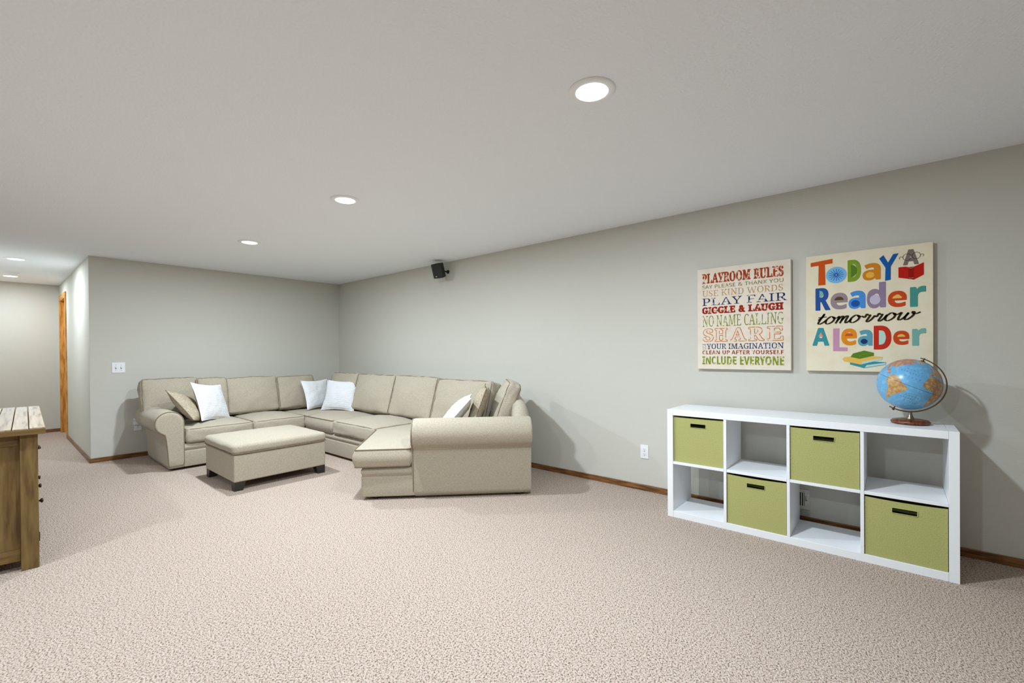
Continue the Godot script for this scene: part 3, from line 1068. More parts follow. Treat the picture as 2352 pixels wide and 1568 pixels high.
func build_globe() -> void:
	var base := Vector3(3.359, 0.768, 0.072)
	var o := thing("globe", "blue terrestrial globe on a brass arm and wooden base on top of shelf", "globe", base)
	part("base", lathe([Vector2(0.070, 0.0), Vector2(0.084, 0.004), Vector2(0.086, 0.014), Vector2(0.078, 0.022), Vector2(0.062, 0.0255), Vector2(0.001, 0.026)], 48), M.globe_wood, o)
	part("stem", lathe([Vector2(0.018, 0.026), Vector2(0.018, 0.032), Vector2(0.0165, 0.0335), Vector2(0.0165, 0.036), Vector2(0.014, 0.04), Vector2(0.009, 0.052), Vector2(0.0075, 0.066)], 24), M.pewter, o)
	var r := 0.142
	var c := Vector3(0.0, 0.222, -0.006)
	var tilt := 0.43
	# sphere with its own poles
	var v := PackedVector3Array()
	var nn := PackedVector3Array()
	var uv := PackedVector2Array()
	var idx := PackedInt32Array()
	var rows := 48
	var cols := 96
	for i in rows + 1:
		var la := PI / 2 - PI * i / rows
		for j in cols + 1:
			var lo := -PI + TAU * j / cols
			var p := Vector3(cos(la) * cos(lo), sin(la), -cos(la) * sin(lo))
			nn.append(p)
			v.append(p * r)
			uv.append(Vector2(j / float(cols), i / float(rows)))
	for i in rows:
		for j in cols:
			var q := i * (cols + 1) + j
			idx.append_array(PackedInt32Array([q, q + 1, q + cols + 2, q, q + cols + 2, q + cols + 1]))
	var gm := mat(Color.WHITE, 0.28, 0.5)
	gm.albedo_texture = globe_map()
	# longitude -38 faces the room (-x); the axis leans towards +z
	var turn := Basis(Vector3.RIGHT, tilt) * Basis(Vector3.UP, PI + deg_to_rad(36.0))
	var ball := part("ball", arrays(v, nn, idx, uv), gm, o, Transform3D(turn, c))
	# sea names lettered on the ball
	var ink := mat(srgb(52, 70, 92), 0.6)
	for e in [["NORTH", -44.0, 35.0, 30.0], ["ATLANTIC", -46.0, 27.0, 42.0], ["OCEAN", -40.0, 18.0, 28.0], ["SOUTH", -22.0, -20.0, 24.0], ["ATLANTIC", -24.0, -27.0, 34.0], ["OCEAN", -18.0, -34.0, 24.0]]:
		var list := []
		var word: String = e[0]
		for i in word.length():
			var tm := letters(word[i], "Droid Serif", 400)
			var bb := tm.get_aabb()
			var k := 0.0062 / 0.46
			var lo := deg_to_rad(float(e[1]) + float(e[3]) * (i / float(word.length() - 1) - 0.5))
			var la := deg_to_rad(float(e[2]))
			var out := Vector3(cos(la) * cos(lo), sin(la), -cos(la) * sin(lo))
			var east := Vector3(-sin(lo), 0, -cos(lo))
			var north := out.cross(east)
			list.append([tm, Transform3D(Basis(east * k, north * k, out * k), out * (r + 0.0001))])
		part("sea_name", joined_text(list), ink, ball)
	# arm: a flat half ring in the plane across the view, from pole to pole
	var rings := []
	for i in 41:
		var a := deg_to_rad(lerpf(96.0, -98.0, i / 40.0)) - 0.0
		var ring := []
		for q in [[-0.009, 0.006], [0.009, 0.006], [0.009, 0.0085], [0.006, 0.0115], [-0.006, 0.0115], [-0.009, 0.0085]]:
			var rad: float = r + 0.004 + q[1]
			# angle measured from +z, tilted with the axis
			var p := Vector3(q[0], sin(a) * rad, cos(a) * rad)
			ring.append(c + Basis(Vector3.RIGHT, tilt) * p)
		rings.append(ring)
	part("arm", loft(rings, true, true, true), M.brass, o)
	var ax := Basis(Vector3.RIGHT, tilt)
	part("pivot", lathe([Vector2(0.006, -r - 0.022), Vector2(0.007, -r - 0.017), Vector2(0.003, -r - 0.014), Vector2(0.003, -r + 0.002)], 12), M.bronze, o, Transform3D(ax, c))
	part("pivot", lathe([Vector2(0.012, r - 0.001), Vector2(0.009, r + 0.003), Vector2(0.003, r + 0.004), Vector2(0.003, r + 0.016), Vector2(0.005, r + 0.018)], 12), M.brass, o, Transform3D(ax, c))

# ------------------------------------------------------------------ lettering
func letters(text: String, family: String, weight: int, italic := false) -> TextMesh:
	var f := SystemFont.new()
	f.font_names = PackedStringArray([family])
	f.font_weight = weight
	f.font_italic = italic
	var t := TextMesh.new()
	t.font = f
	t.text = text
	t.font_size = 64
	t.pixel_size = 0.01
	t.depth = 0.0
	t.curve_step = 1.0
	t.horizontal_alignment = HORIZONTAL_ALIGNMENT_LEFT
	return t

func joined_text(list: Array) -> ArrayMesh:
	# flat lettering of one word as one mesh
	var v := PackedVector3Array()
	var n := PackedVector3Array()
	var idx := PackedInt32Array()
	for e in list:
		var xf: Transform3D = e[1]
		var up := xf.basis.z.normalized()
		for k in e[0].get_surface_count():
			var src: Array = e[0].surface_get_arrays(k)
			var first := v.size()
			var pos: PackedVector3Array = src[Mesh.ARRAY_VERTEX]
			for p in pos:
				v.append(xf * p)
				n.append(up)
			if src[Mesh.ARRAY_INDEX] == null:
				for i in pos.size():
					idx.append(first + i)
			else:
				for i in src[Mesh.ARRAY_INDEX]:
					idx.append(first + i)
	return arrays(v, n, idx)

func fit_text(called: String, t: TextMesh, box: Array, m: Material, parent: Node3D, z := 0.0155, fat := 0.0, upright := false) -> MeshInstance3D:
	# stretches the lettering into box = [x0, y0, x1, y1]; fat thickens the strokes
	var bb := t.get_aabb()
	var w: float = box[2] - box[0] - 2 * fat
	var h: float = box[3] - box[1] - 2 * fat
	if upright:
		var tx := h / bb.size.x
		var ty := w / bb.size.y
		var b := Basis(Vector3(0, tx, 0), Vector3(-ty, 0, 0), Vector3(0, 0, 0.02))
		var mid := Vector3((box[0] + box[2]) / 2, (box[1] + box[3]) / 2, z)
		return part(called, joined_text([[t, Transform3D(b, mid - b * Vector3(bb.get_center().x, bb.get_center().y, 0))]]), m, parent)
	var sx := w / bb.size.x
	var sy := h / bb.size.y
	var xf := Transform3D(Basis(Vector3(sx, 0, 0), Vector3(0, sy, 0), Vector3(0, 0, 0.02)), Vector3(box[0] + fat - bb.position.x * sx, box[1] + fat - bb.position.y * sy, z))
	var list := []
	if fat <= 0.0:
		return part(called, joined_text([[t, xf]]), m, parent)
	for k in 12:
		# each pass of ink lies a hair above the last
		list.append([t, Transform3D(xf.basis, xf.origin + Vector3(cos(TAU * k / 12) * fat, sin(TAU * k / 12) * fat, 0.00006 * k))])
	list.append([t, Transform3D(xf.basis, xf.origin + Vector3(0, 0, 0.0008))])
	return part(called, joined_text(list), m, parent)

func fit_row(t: TextMesh, box: Array, m: Material, parent: Node3D, fat: float) -> void:
	# a row of words, each a part, stretched together into one box
	var bb := t.get_aabb()
	var k: float = (box[2] - box[0]) / bb.size.x
	var f: Font = t.font
	var row: String = t.text
	var first := 0
	for word in row.split(" "):
		var x := f.get_string_size(row.substr(0, first), HORIZONTAL_ALIGNMENT_LEFT, -1, 64).x * 0.01
		first += word.length() + 1
		var w := t.duplicate() as TextMesh
		w.text = word
		var wb := w.get_aabb()
		var x0: float = box[0] + (x + wb.position.x - bb.position.x) * k
		fit_text("lettering", w, [x0, box[1], x0 + wb.size.x * k, box[3]], m, parent, 0.0171, fat)

func ink(col: Color, worn := 0.0, seed_ := 1) -> StandardMaterial3D:
	var m := mat(Color.WHITE, 0.8, 0.2)
	if worn > 0.0:
		var paper := srgb(226, 212, 192)
		m.albedo_texture = noise_tex(0.03, [paper, col.lerp(paper, 0.35), col, col.darkened(0.12)], [0.14 + worn * 0.2, 0.24 + worn * 0.2, 0.36 + worn * 0.2, 0.9], 256, 4, seed_)
		tri(m, Vector3(4, 4, 4))
	else:
		m.albedo_texture = noise_tex(0.05, [col.darkened(0.14), col, col.lightened(0.08)], [0.2, 0.5, 0.8], 128, 3, seed_)
		tri(m, Vector3(8, 8, 8))
	return m

func canvas(label: String, zc: float, yc: float, w: float, h: float, col: Color, dark: Color) -> Node3D:
	var o := thing("canvas_print", label, "wall art", Vector3(XR - 0.0185, yc, zc), -PI / 2)
	var m := mat(Color.WHITE, 0.85, 0.2)
	m.albedo_texture = noise_tex(0.02, [dark, col, col.lightened(0.05)], [0.1, 0.5, 0.8], 256, 5, 77)
	tri(m, Vector3(1.6, 1.6, 1.6))
	part("canvas", rbox(Vector3(w, h, 0.034), 0.003, 2), m, o)
	return o

func build_prints() -> void:
	var o := canvas("cream canvas print of playroom rules in rows of worn coloured capitals", -0.845, 1.430, 0.624, 0.768, srgb(228, 216, 200), srgb(224, 209, 189))
	var rust := ink(srgb(168, 66, 34), 0.3, 2)
	var olive := ink(srgb(150, 138, 82), 0.3, 3)
	var tan := ink(srgb(190, 146, 96), 0.2, 4)
	var navy := ink(srgb(38, 52, 96), 0.25, 5)
	var red := ink(srgb(158, 42, 26), 0.2, 6)
	var green := ink(srgb(128, 138, 48), 0.4, 7)
	var orange := ink(srgb(208, 122, 54), 0.35, 8)
	var maroon := ink(srgb(136, 48, 34), 0.3, 9)
	var lime := ink(srgb(138, 150, 48), 0.32, 10)
	var cream := mat(srgb(226, 212, 194), 0.85, 0.2)
	var rows := [
		["PLAYROOM RULES", -0.277, 0.270, 0.268, 0.346, rust, "Droid Serif", 700, 0.002],
		["SAY PLEASE & THANK YOU", -0.275, 0.231, 0.268, 0.258, olive, "Droid Sans", 400, 0.0005],
		["USE KIND WORDS", -0.274, 0.171, 0.265, 0.217, tan, "Droid Serif", 400, 0.0],
		["PLAY FAIR", -0.276, 0.102, 0.288, 0.158, navy, "Droid Serif", 400, 0.0],
		["GIGGLE & LAUGH", -0.278, 0.038, 0.268, 0.090, red, "Droid Serif", 700, 0.003],
		["NO NAME CALLING", -0.274, -0.060, 0.268, 0.024, green, "Droid Serif", 400, 0.0],
		["YOUR IMAGINATION", -0.244, -0.231, 0.268, -0.190, navy, "Droid Serif", 400, 0.0005],
		["CLEAN UP AFTER YOURSELF", -0.276, -0.271, 0.268, -0.242, maroon, "Droid Sans", 700, 0.0],
		["INCLUDE EVERYONE", -0.277, -0.348, 0.270, -0.286, lime, "Droid Sans", 700, 0.001],
	]
	for r in rows:
		fit_row(letters(r[0], r[6], r[7]), [r[1], r[2], r[3], r[4]], r[5], o, r[8])
	fit_text("lettering", letters("USE", "Droid Sans", 400), [-0.275, -0.233, -0.250, -0.189], navy, o, 0.0171, 0.0, true)
	# outlined slab capitals, letter by letter
	var word := "SHARE"
	var xs := [-0.273, -0.193, -0.186, -0.094, -0.076, 0.034, 0.045, 0.150, 0.165, 0.268]
	for i in 5:
		var box := [xs[i * 2], -0.177, xs[i * 2 + 1], -0.073]
		fit_text("lettering", letters(word[i], "Droid Serif", 700), box, orange, o, 0.0171, 0.005)
		fit_text("lettering", letters(word[i], "Droid Serif", 700), [box[0] + 0.005, box[1] + 0.005, box[2] - 0.005, box[3] - 0.005], cream, o, 0.0184)
	build_reader_print()

func blob(cx: float, cy: float, rx: float, ry: float, a0 := 0.0, a1 := TAU, n := 28) -> Array:
	var out := []
	var full := absf(a1 - a0) > 6.28
	for i in (n if full else n + 1):
		var a := lerpf(a0, a1, i / float(n))
		out.append(Vector2(cx + cos(a) * rx, cy + sin(a) * ry))
	return out

func flat(called: String, poly: Array, m: Material, o: Node3D, z := 0.0187) -> MeshInstance3D:
	return part(called, plate(poly, z - 0.0006, z), m, o)

func ribbon(pts: Array, w0: float, w1: float) -> ArrayMesh:
	# pen stroke through points of (x, y): smooth, swelling on down strokes
	var c := Curve2D.new()
	var n := pts.size()
	for i in n:
		var p: Vector2 = pts[i]
		var t: Vector2 = ((pts[mini(i + 1, n - 1)] as Vector2) - (pts[maxi(i - 1, 0)] as Vector2)) / 6.0
		c.add_point(p, -t, t)
	c.bake_interval = 0.0015
	var baked := c.get_baked_points()
	var l := []
	var r := []
	for i in baked.size():
		var a: Vector2 = baked[maxi(i - 1, 0)]
		var b: Vector2 = baked[mini(i + 1, baked.size() - 1)]
		var t := (b - a).normalized()
		var w: float = lerpf(w0, w1, absf(t.y)) * 0.5
		var nrm := Vector2(-t.y, t.x) * w
		l.append(baked[i] + nrm)
		r.append(baked[i] - nrm)
	var st := SurfaceTool.new()
	st.begin(Mesh.PRIMITIVE_TRIANGLES)
	st.set_smooth_group(-1)
	for i in baked.size() - 1:
		var q := [l[i], l[i + 1], r[i + 1], r[i]]
		var z := 0.0190
		var p := []
		for e in q:
			p.append(Vector3(e.x, e.y, z))
		tri3(st, p[0], p[1], p[2])
		tri3(st, p[0], p[2], p[3])
	st.generate_normals()
	st.index()
	return st.commit()

func build_reader_print() -> void:
	var o := canvas("cream canvas print about readers and leaders in large colourful patterned letters with books", -0.133, 1.430, 0.624, 0.766, srgb(232, 221, 194), srgb(229, 215, 184))
	var cols := {
		"T": srgb(204, 84, 30), "sky": srgb(120, 182, 228), "blue": srgb(28, 92, 164), "green": srgb(128, 158, 46), "leaf": srgb(92, 128, 42), "amber": srgb(206, 132, 38), "gold": srgb(232, 178, 66),
		"grey": srgb(126, 112, 108), "red": srgb(188, 36, 26), "dred": srgb(150, 28, 22), "R": srgb(44, 84, 152), "mint": srgb(120, 176, 166), "mole": srgb(152, 136, 142), "brown": srgb(92, 70, 44), "azure": srgb(76, 142, 212), "deep": srgb(34, 84, 160),
		"plum": srgb(146, 126, 152), "pale": srgb(196, 188, 204), "ember": srgb(200, 74, 34), "sand": srgb(234, 186, 92), "teal": srgb(74, 146, 138), "sea": srgb(62, 144, 152), "rose": srgb(218, 150, 132), "pink": srgb(196, 144, 172), "tang": srgb(226, 138, 36), "brick": srgb(196, 92, 34),
		"lake": srgb(92, 156, 172), "navy": srgb(36, 56, 110), "dee": srgb(194, 50, 34), "aqua": srgb(186, 214, 204), "frost": srgb(122, 174, 164), "ink": srgb(48, 42, 26)}
	var m := {}
	var s := 90
	for key in cols:
		s += 1
		m[key] = mat(cols[key], 0.8, 0.2)
	# letters that a plain heavy face draws well: [char, box, colour, weight, serif?]
	var chars := [
		["a", -0.013, 0.189, 0.076, 0.295, "amber"], ["e", -0.178, 0.018, -0.088, 0.125, "mole"], ["a", -0.084, 0.016, 0.002, 0.130, "azure"], ["d", 0.008, 0.013, 0.100, 0.173, "plum"],
		["e", 0.109, 0.013, 0.196, 0.111, "ember"], ["r", 0.210, 0.009, 0.281, 0.130, "teal"], ["R", -0.260, 0.017, -0.178, 0.165, "R"], ["D", -0.088, 0.190, -0.020, 0.329, "green"],
		["A", -0.278, -0.216, -0.185, -0.098, "sea"], ["e", -0.122, -0.216, -0.042, -0.108, "tang"], ["a", -0.037, -0.221, 0.036, -0.119, "lake"], ["D", 0.041, -0.244, 0.125, -0.096, "dee"],
		["e", 0.133, -0.217, 0.207, -0.131, "ember"], ["r", 0.219, -0.223, 0.281, -0.120, "frost"], ["A", 0.179, 0.261, 0.250, 0.353, "grey"]]
	for c in chars:
		fit_text("letter", letters(c[0], "Droid Sans", 700), [c[1], c[2], c[3], c[4]], m[c[5]], o, 0.0171, 0.003)
	# coloured counters
	flat("letter_eye", blob(0.024, 0.222, 0.021, 0.019), m.gold, o)
	flat("letter_eye", blob(-0.133, 0.078, 0.024, 0.022, 0.0, PI), m.brown, o)
	flat("letter_eye", blob(-0.049, 0.050, 0.022, 0.021), m.deep, o)
	flat("letter_eye", blob(0.048, 0.066, 0.026, 0.03), m.pale, o)
	flat("letter_eye", blob(0.152, 0.066, 0.022, 0.02, 0.0, PI), m.sand, o)
	flat("letter_eye", blob(-0.238, 0.126, 0.021, 0.022, -PI / 2, PI / 2), m.mint, o)
	flat("letter_eye", blob(-0.071, 0.259, 0.030, 0.04, -PI / 2, PI / 2), m.leaf, o)
	flat("letter_eye", [Vector2(-0.245, -0.156), Vector2(-0.218, -0.156), Vector2(-0.231, -0.128)], m.rose, o)
	flat("letter_eye", blob(-0.082, -0.156, 0.021, 0.019, 0.0, PI), m.brick, o)
	flat("letter_eye", blob(-0.006, -0.192, 0.017, 0.016), m.navy, o)
	flat("letter_eye", blob(0.066, -0.170, 0.033, 0.045, -PI / 2, PI / 2), m.aqua, o)
	flat("letter_eye", blob(0.170, -0.168, 0.018, 0.016, 0.0, PI), m.sand, o)
	# drawn letters
	flat("letter", [Vector2(-0.286, 0.312), Vector2(-0.242, 0.315), Vector2(-0.244, 0.184), Vector2(-0.205, 0.184), Vector2(-0.208, 0.318), Vector2(-0.167, 0.321), Vector2(-0.167, 0.350), Vector2(-0.286, 0.338)], m["T"], o)
	flat("letter", [Vector2(0.096, 0.178), Vector2(0.122, 0.182), Vector2(0.123, 0.262), Vector2(0.159, 0.338), Vector2(0.134, 0.336), Vector2(0.110, 0.288), Vector2(0.088, 0.336), Vector2(0.068, 0.318), Vector2(0.098, 0.258)], m.blue, o)
	flat("letter", [Vector2(-0.165, -0.252), Vector2(-0.091, -0.252), Vector2(-0.091, -0.230), Vector2(-0.134, -0.228), Vector2(-0.132, -0.105), Vector2(-0.165, -0.105)], m.pink, o)
	flat("letter", blob(-0.1475, 0.2425, 0.0545, 0.0525), m.sky, o)
	for i in 16:
		var a := TAU * i / 16.0
		var d := Vector2(cos(a) * 0.040, sin(a) * 0.038)
		part("ray", ribbon([Vector2(-0.1475, 0.2425) + d * 0.12, Vector2(-0.1475, 0.2425) + d], 0.003, 0.003), m.deep, o)
	# spectacles on the grey letter
	for e in [[0.197, 0.309, 0.0185], [0.238, 0.313, 0.0185]]:
		var loop := []
		for q in blob(e[0], e[1], e[2], e[2] * 1.05, 0.0, TAU, 24):
			loop.append(q)
		loop.append(loop[0])
		part("spectacles", ribbon(loop, 0.002, 0.002), m.ink, o)
	part("spectacles", ribbon([Vector2(0.179, 0.310), Vector2(0.168, 0.314), Vector2(0.162, 0.306), Vector2(0.166, 0.300)], 0.002, 0.002), m.ink, o)
	part("spectacles", ribbon([Vector2(0.256, 0.314), Vector2(0.267, 0.318), Vector2(0.271, 0.310), Vector2(0.267, 0.304)], 0.002, 0.002), m.ink, o)
	# open red book
	flat("book_picture", [Vector2(0.158, 0.252), Vector2(0.19, 0.253), Vector2(0.203, 0.248), Vector2(0.203, 0.178), Vector2(0.158, 0.190)], m.red, o)
	flat("book_picture", [Vector2(0.203, 0.248), Vector2(0.228, 0.248), Vector2(0.228, 0.171), Vector2(0.203, 0.178)], m.dred, o)
	flat("book_picture", [Vector2(0.228, 0.248), Vector2(0.271, 0.268), Vector2(0.271, 0.196), Vector2(0.228, 0.171)], m.red, o)
	part("book_picture", ribbon([Vector2(0.205, 0.243), Vector2(0.217, 0.241), Vector2(0.227, 0.244)], 0.002, 0.002), m.rose, o)
	part("book_picture", ribbon([Vector2(0.205, 0.184), Vector2(0.217, 0.181), Vector2(0.227, 0.183)], 0.002, 0.002), m.rose, o)
	# pile of three books
	flat("book_picture", [Vector2(-0.078, -0.338), Vector2(-0.006, -0.361), Vector2(0.099, -0.338), Vector2(0.099, -0.322), Vector2(0.03, -0.318), Vector2(-0.078, -0.326)], m.sea, o, 0.0178)
	flat("book_picture", [Vector2(-0.004, -0.357), Vector2(0.006, -0.341), Vector2(0.096, -0.325), Vector2(0.099, -0.336)], m.aqua, o, 0.0181)
	flat("book_picture", [Vector2(-0.118, -0.303), Vector2(-0.105, -0.291), Vector2(0.01, -0.282), Vector2(0.084, -0.290), Vector2(0.08, -0.305), Vector2(-0.022, -0.338), Vector2(-0.108, -0.318)], m.sand, o, 0.0184)
	flat("book_picture", [Vector2(-0.022, -0.336), Vector2(-0.012, -0.318), Vector2(0.082, -0.295), Vector2(0.079, -0.308)], m.aqua, o, 0.0187)
	flat("book_picture", [Vector2(-0.075, -0.290), Vector2(-0.062, -0.268), Vector2(-0.005, -0.250), Vector2(0.041, -0.264), Vector2(0.041, -0.282), Vector2(-0.028, -0.302)], m.leaf, o, 0.0190)
	part("book_picture", ribbon([Vector2(-0.028, -0.300), Vector2(-0.022, -0.278), Vector2(0.041, -0.264)], 0.0022, 0.0022), m.green, o, Transform3D(Basis.IDENTITY, Vector3(0, 0, 0.001)))
	# joined-up word in slanted pen strokes
	var ox := -0.252
	var y0 := -0.074
	var xh := 0.046
	var w := 0.0585
	var P := func(x: float, y: float) -> Vector2: return Vector2(ox + (x + y * 0.28) * w, y0 + y * xh + (x / 8.6) * 0.010)
	var S := func(list: Array, a := 0.0045, b := 0.0115) -> void:
		var pts := []
		for q in list:
			pts.append(P.call(q[0], q[1]))
		part("lettering", ribbon(pts, a, b), m.ink, o)
	S.call([[-0.05, 0.55], [0.22, 0.95], [0.30, 1.42], [0.12, 0.55], [0.08, 0.12], [0.26, 0.02], [0.5, 0.22], [0.72, 0.55]])
	S.call([[-0.12, 0.92], [0.2, 0.98], [0.62, 1.0]])
	var oval := func(x: float) -> void:
		S.call([[x + 0.62, 0.86], [x + 0.3, 1.0], [x + 0.02, 0.6], [x + 0.06, 0.12], [x + 0.34, 0.0], [x + 0.66, 0.34], [x + 0.68, 0.8], [x + 0.52, 0.92], [x + 0.66, 0.74], [x + 0.98, 0.8]])
	oval.call(0.72)
	S.call([[1.66, 0.82], [1.80, 0.96], [1.78, 0.5], [1.70, 0.0]])
	S.call([[1.74, 0.35], [1.98, 0.9], [2.16, 0.92], [2.14, 0.4], [2.08, 0.0]])
	S.call([[2.12, 0.35], [2.36, 0.9], [2.56, 0.92], [2.52, 0.35], [2.58, 0.03], [2.76, 0.1], [2.98, 0.5]])
	oval.call(2.92)
	for x in [3.86, 4.86]:
		S.call([[x, 0.78], [x + 0.22, 0.62], [x + 0.30, 1.02], [x + 0.46, 0.9], [x + 0.62, 0.86], [x + 0.56, 0.4], [x + 0.52, 0.1], [x + 0.66, 0.0], [x + 0.88, 0.3], [x + 1.02, 0.78]])
	oval.call(5.86)
	S.call([[6.80, 0.8], [6.98, 0.95], [6.92, 0.4], [6.98, 0.04], [7.2, 0.08], [7.44, 0.5], [7.54, 0.9]])
	S.call([[7.54, 0.9], [7.42, 0.4], [7.48, 0.04], [7.72, 0.06], [7.98, 0.5], [7.98, 0.9], [7.84, 1.0], [7.90, 0.78], [8.18, 0.72], [8.44, 0.9]])

# ------------------------------------------------------------------ dresser
func build_dresser() -> void:
	var turn := deg_to_rad(-1.9)
	var o := thing("wooden_dresser", "rustic brown plank dresser with bronze pulls, its top board weathered pale", "dresser", Vector3(0.165, 0, -3.655), turn)
	# local: x to the drawer fronts (0 = front plane), z 0 = near end, running to -z
	var ln := 1.50
	var dp := 0.46
	var hgt := 0.752
	# top planks run along the length
	var edges := [0.030, -0.034, -0.098, -0.165, -0.245, -0.33, -0.41, -0.49]
	for k in edges.size() - 1:
		var a: float = edges[k]
		var b: float = edges[k + 1]
		part("top_plank", rbox(Vector3(a - b - 0.003, 0.037, ln + 0.06), 0.0025, 1, Vector3((a + b) / 2, hgt + 0.0195 - 0.001 * (k % 2), -ln / 2 + 0.0)), M["plank%d" % (k % 3)], o)
	part("top_edge", rbox(Vector3(0.52, 0.030, 0.012), 0.002, 1, Vector3(-0.23, hgt + 0.0165, 0.034)), M.rustic_rail, o)
	# corner posts, panels and rails of the near end
	for x in [-0.035, -dp + 0.035]:
		for z in [-0.03, -ln + 0.03]:
			part("corner_post", rbox(Vector3(0.07, hgt, 0.06), 0.003, 1, Vector3(x, hgt / 2, z)), M.rustic, o)
	for z in [-0.035, -ln + 0.035]:
		part("end_panel", rbox(Vector3(dp - 0.14, hgt - 0.16, 0.014), 0.002, 1, Vector3(-dp / 2, hgt / 2 + 0.03, z)), M.rustic, o)
		part("end_rail", rbox(Vector3(dp - 0.14, 0.06, 0.03), 0.003, 1, Vector3(-dp / 2, hgt - 0.030, z)), M.rustic_rail, o)
		part("end_rail", rbox(Vector3(dp - 0.14, 0.065, 0.03), 0.003, 1, Vector3(-dp / 2, 0.085, z)), M.rustic_rail, o)
	part("bottom_board", rbox(Vector3(dp - 0.02, 0.018, ln - 0.08), 0.002, 1, Vector3(-dp / 2, 0.07, -ln / 2)), M.rustic_rail, o)
	part("back_board", rbox(Vector3(0.012, hgt - 0.08, ln - 0.12), 0.002, 1, Vector3(-dp + 0.02, hgt / 2 + 0.03, -ln / 2)), M.rustic, o)
	# front: three drawers over three doors
	for k in 3:
		var zc := -0.06 - (ln - 0.12) * (k + 0.5) / 3.0
		var zw := (ln - 0.12) / 3.0 - 0.008
		var dr := part("drawer", rbox(Vector3(0.02, 0.2, zw), 0.003, 1, Vector3(-0.012, 0.62, zc)), M.rustic_rail, o)
		# cup pull: a quarter shell
		var rings := []
		for i in 9:
			var a := PI * i / 8.0
			var ring := []
			for q in [[0.0, 0.0], [0.008, 0.002], [0.02, -0.008], [0.024, -0.024], [0.021, -0.024], [0.0, -0.004]]:
				ring.append(Vector3(-0.002 + q[0] * sin(a) + 0.002, 0.585 + q[1] * 1.0, zc + cos(a) * 0.045))
			rings.append(ring)
		if k == 1:
			part("cup_pull", loft(rings), M.bronze, dr)
		var dd := part("door_panel", rbox(Vector3(0.02, 0.38, zw), 0.003, 1, Vector3(-0.012, 0.305, zc)), M.rustic, o)
		var kz := zc - zw / 2 + 0.06 if k != 1 else zc + zw / 2 - 0.05
		kz = [-0.50, -0.98, -1.30][k]
		part("knob", lathe([Vector2(0.009, 0.0), Vector2(0.005, 0.004), Vector2(0.005, 0.012), Vector2(0.013, 0.018), Vector2(0.015, 0.023), Vector2(0.011, 0.028), Vector2(0.001, 0.029)], 20), M.bronze, dd, Transform3D(Basis(Vector3.BACK, -PI / 2), Vector3(-0.002, 0.262, kz)))
	part("hinge", rbox(Vector3(0.006, 0.05, 0.02), 0.001, 1, Vector3(0.001, 0.155, -0.066)), M.bronze, o)

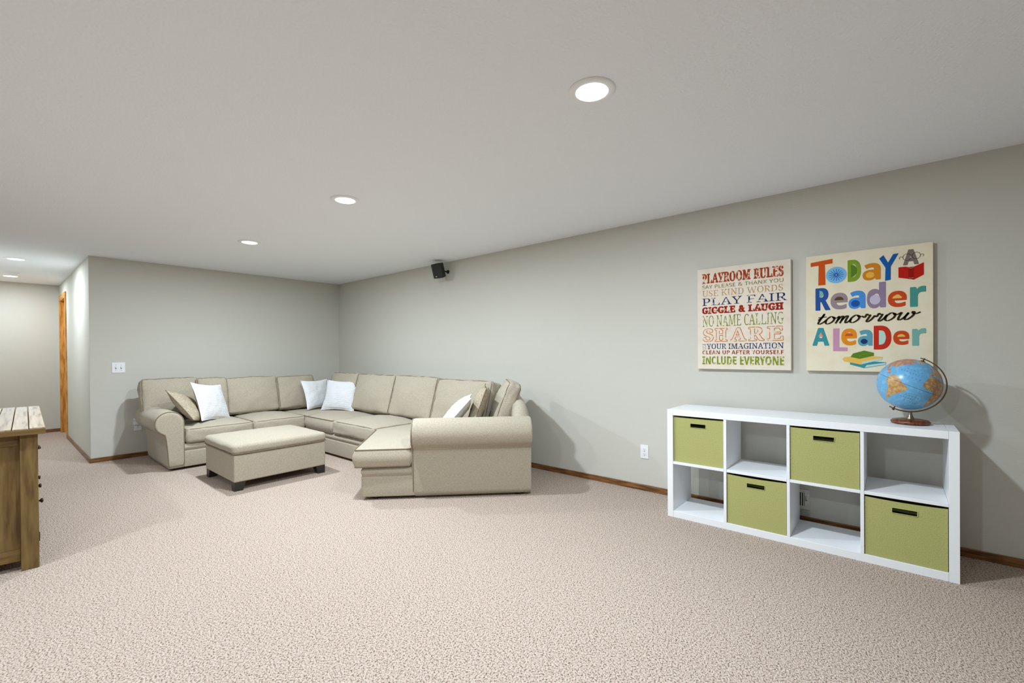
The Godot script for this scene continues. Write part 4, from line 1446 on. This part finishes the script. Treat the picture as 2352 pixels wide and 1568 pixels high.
# ------------------------------------------------------------------ small things
func build_small_things() -> void:
	# duplex outlet on the right wall
	var w := thing("wall_outlet", "white duplex outlet on the green wall between sofa and shelf", "outlet", Vector3(XR, 0.330, -1.612), -PI / 2)
	outlet(w)
	# outlet behind the sofa arm
	var w2 := thing("wall_outlet", "white wall outlet half hidden behind the sofa arm", "outlet", Vector3(1.108, 0.365, ZB), 0.0)
	outlet(w2)
	var pa := thing("power_adapter", "white plug adapter stuck in the outlet behind the sofa arm", "adapter", Vector3(1.092, 0.415, ZB + 0.007), 0.0)
	part("housing", rbox(Vector3(0.055, 0.08, 0.035), 0.006, 2, Vector3(0, 0.0, 0.018)), M.plastic, pa)
	part("seam", rbox(Vector3(0.056, 0.002, 0.036), 0.0005, 1, Vector3(0, 0.012, 0.018)), M.slot, pa)
	# double switch
	var sw := thing("light_switch", "white double toggle switch plate on the wall between hall corner and sofa", "switch", Vector3(0.942, 1.045, ZB), 0.0)
	part("plate", rbox(Vector3(0.116, 0.118, 0.006), 0.0028, 2, Vector3(0, 0, 0.003)), M.plastic, sw)
	for x in [-0.023, 0.023]:
		part("collar", rbox(Vector3(0.011, 0.025, 0.002), 0.0005, 1, Vector3(x, 0, 0.0065)), M.slot, sw)
		var tg := part("toggle", rbox(Vector3(0.008, 0.018, 0.014), 0.002, 1), M.plastic, sw, Transform3D(Basis.from_euler(Vector3(-0.5, 0, 0)), Vector3(x, 0.003, 0.010)))
		tg.name = "toggle"
		for y in [-0.03, 0.03]:
			part("screw", lathe([Vector2(0.003, 0.0), Vector2(0.0026, 0.001), Vector2(0.0005, 0.0013)], 10), M.pewter, sw, Transform3D(Basis(Vector3.RIGHT, PI / 2), Vector3(x, y, 0.006)))
	# register low on the wall behind the shelf
	var v := thing("wall_register", "cream metal air register on the wall seen through the shelf", "vent", Vector3(XR, 0.165, -0.565), -PI / 2)
	part("duct", rbox(Vector3(0.20, 0.092, 0.004), 0.0005, 1, Vector3(0, 0, 0.001)), M.dark, v)
	part("frame", joined([
		rbox(Vector3(0.262, 0.022, 0.008), 0.002, 1, Vector3(0, 0.056, 0.004)), rbox(Vector3(0.262, 0.022, 0.008), 0.002, 1, Vector3(0, -0.056, 0.004)),
		rbox(Vector3(0.028, 0.0895, 0.008), 0.0005, 1, Vector3(0.117, 0, 0.004)), rbox(Vector3(0.028, 0.0895, 0.008), 0.0005, 1, Vector3(-0.117, 0, 0.004))]), M.vent, v)
	for i in 17:
		var x := -0.096 + i * 0.012
		part("louver", rbox(Vector3(0.0055, 0.092, 0.003), 0.0005, 1), M.vent, v, Transform3D(Basis(Vector3.UP, 0.6), Vector3(x, 0, 0.0045)))
	part("lever_slot", rbox(Vector3(0.003, 0.026, 0.001), 0.0002, 1, Vector3(0.110, 0.012, 0.0083)), M.dark, v)
	part("lever", rbox(Vector3(0.010, 0.004, 0.012), 0.001, 1, Vector3(0.112, -0.004, 0.013)), M.pewter, v)
	# loudspeaker on a bracket under the ceiling
	var sp := thing("loudspeaker", "small black loudspeaker on a wall bracket just under the ceiling", "speaker", Vector3(XR, 2.165, -4.10))
	var body := Transform3D(Basis(Vector3.UP, deg_to_rad(-78.0)) * Basis(Vector3.RIGHT, deg_to_rad(20.0)), Vector3(-0.135, 0.0, -0.015))
	var outl := []
	for i in 13:
		var a := lerpf(-1.0, 1.0, i / 12.0)
		outl.append(Vector2(a * 0.068, 0.055 - a * a * 0.018))
	outl.append(Vector2(0.046, -0.055))
	outl.append(Vector2(-0.046, -0.055))
	var r0 := []
	var r1 := []
	var r2 := []
	var r3 := []
	for q in outl:
		r0.append(Vector3(q.x * 0.95, -0.084, q.y * 0.95))
		r1.append(Vector3(q.x, -0.080, q.y))
		r2.append(Vector3(q.x, 0.080, q.y))
		r3.append(Vector3(q.x * 0.95, 0.084, q.y * 0.95))
	part("cabinet", loft([r0, r1, r2, r3], true, true, true), M.speaker, sp, body)
	part("badge", rbox(Vector3(0.016, 0.008, 0.002), 0.0005, 1), M.plastic, sp, body * Transform3D(Basis.IDENTITY, Vector3(-0.012, -0.060, 0.0555)))
	part("bracket_arm", tube([Vector3(-0.095, 0, -0.012), Vector3(-0.05, 0.001, -0.006), Vector3(-0.006, 0, 0.0)], 0.008, 8), M.dark, sp)
	part("wall_plate", lathe([Vector2(0.022, 0.0), Vector2(0.022, 0.008), Vector2(0.014, 0.014), Vector2(0.001, 0.015)], 20), M.dark, sp, Transform3D(Basis(Vector3.BACK, PI / 2), Vector3(0, 0, 0)))

func outlet(w: Node3D) -> void:
	part("plate", rbox(Vector3(0.071, 0.116, 0.006), 0.0028, 2, Vector3(0, 0, 0.003)), M.plastic, w)
	for y in [-0.0195, 0.0195]:
		var pts := []
		for q in blob(0, 0, 0.0172, 0.0172):
			pts.append(Vector2(q.x, clampf(q.y, -0.0135, 0.0135)))
		var f := part("receptacle", plate(pts, 0.0, 0.0028), M.plastic, w, Transform3D(Basis.IDENTITY, Vector3(0, y, 0.0055)))
		for x in [-0.0062, 0.0062]:
			part("slot", rbox(Vector3(0.0022, 0.0085, 0.0006), 0.0002, 1, Vector3(x, 0.003, 0.003)), M.slot, f)
		part("slot", rbox(Vector3(0.0045, 0.0045, 0.0006), 0.0002, 1, Vector3(0, -0.007, 0.003)), M.slot, f)
	part("screw", lathe([Vector2(0.003, 0.0), Vector2(0.0026, 0.001), Vector2(0.0005, 0.0013)], 10), M.pewter, w, Transform3D(Basis(Vector3.RIGHT, PI / 2), Vector3(0, 0, 0.006)))
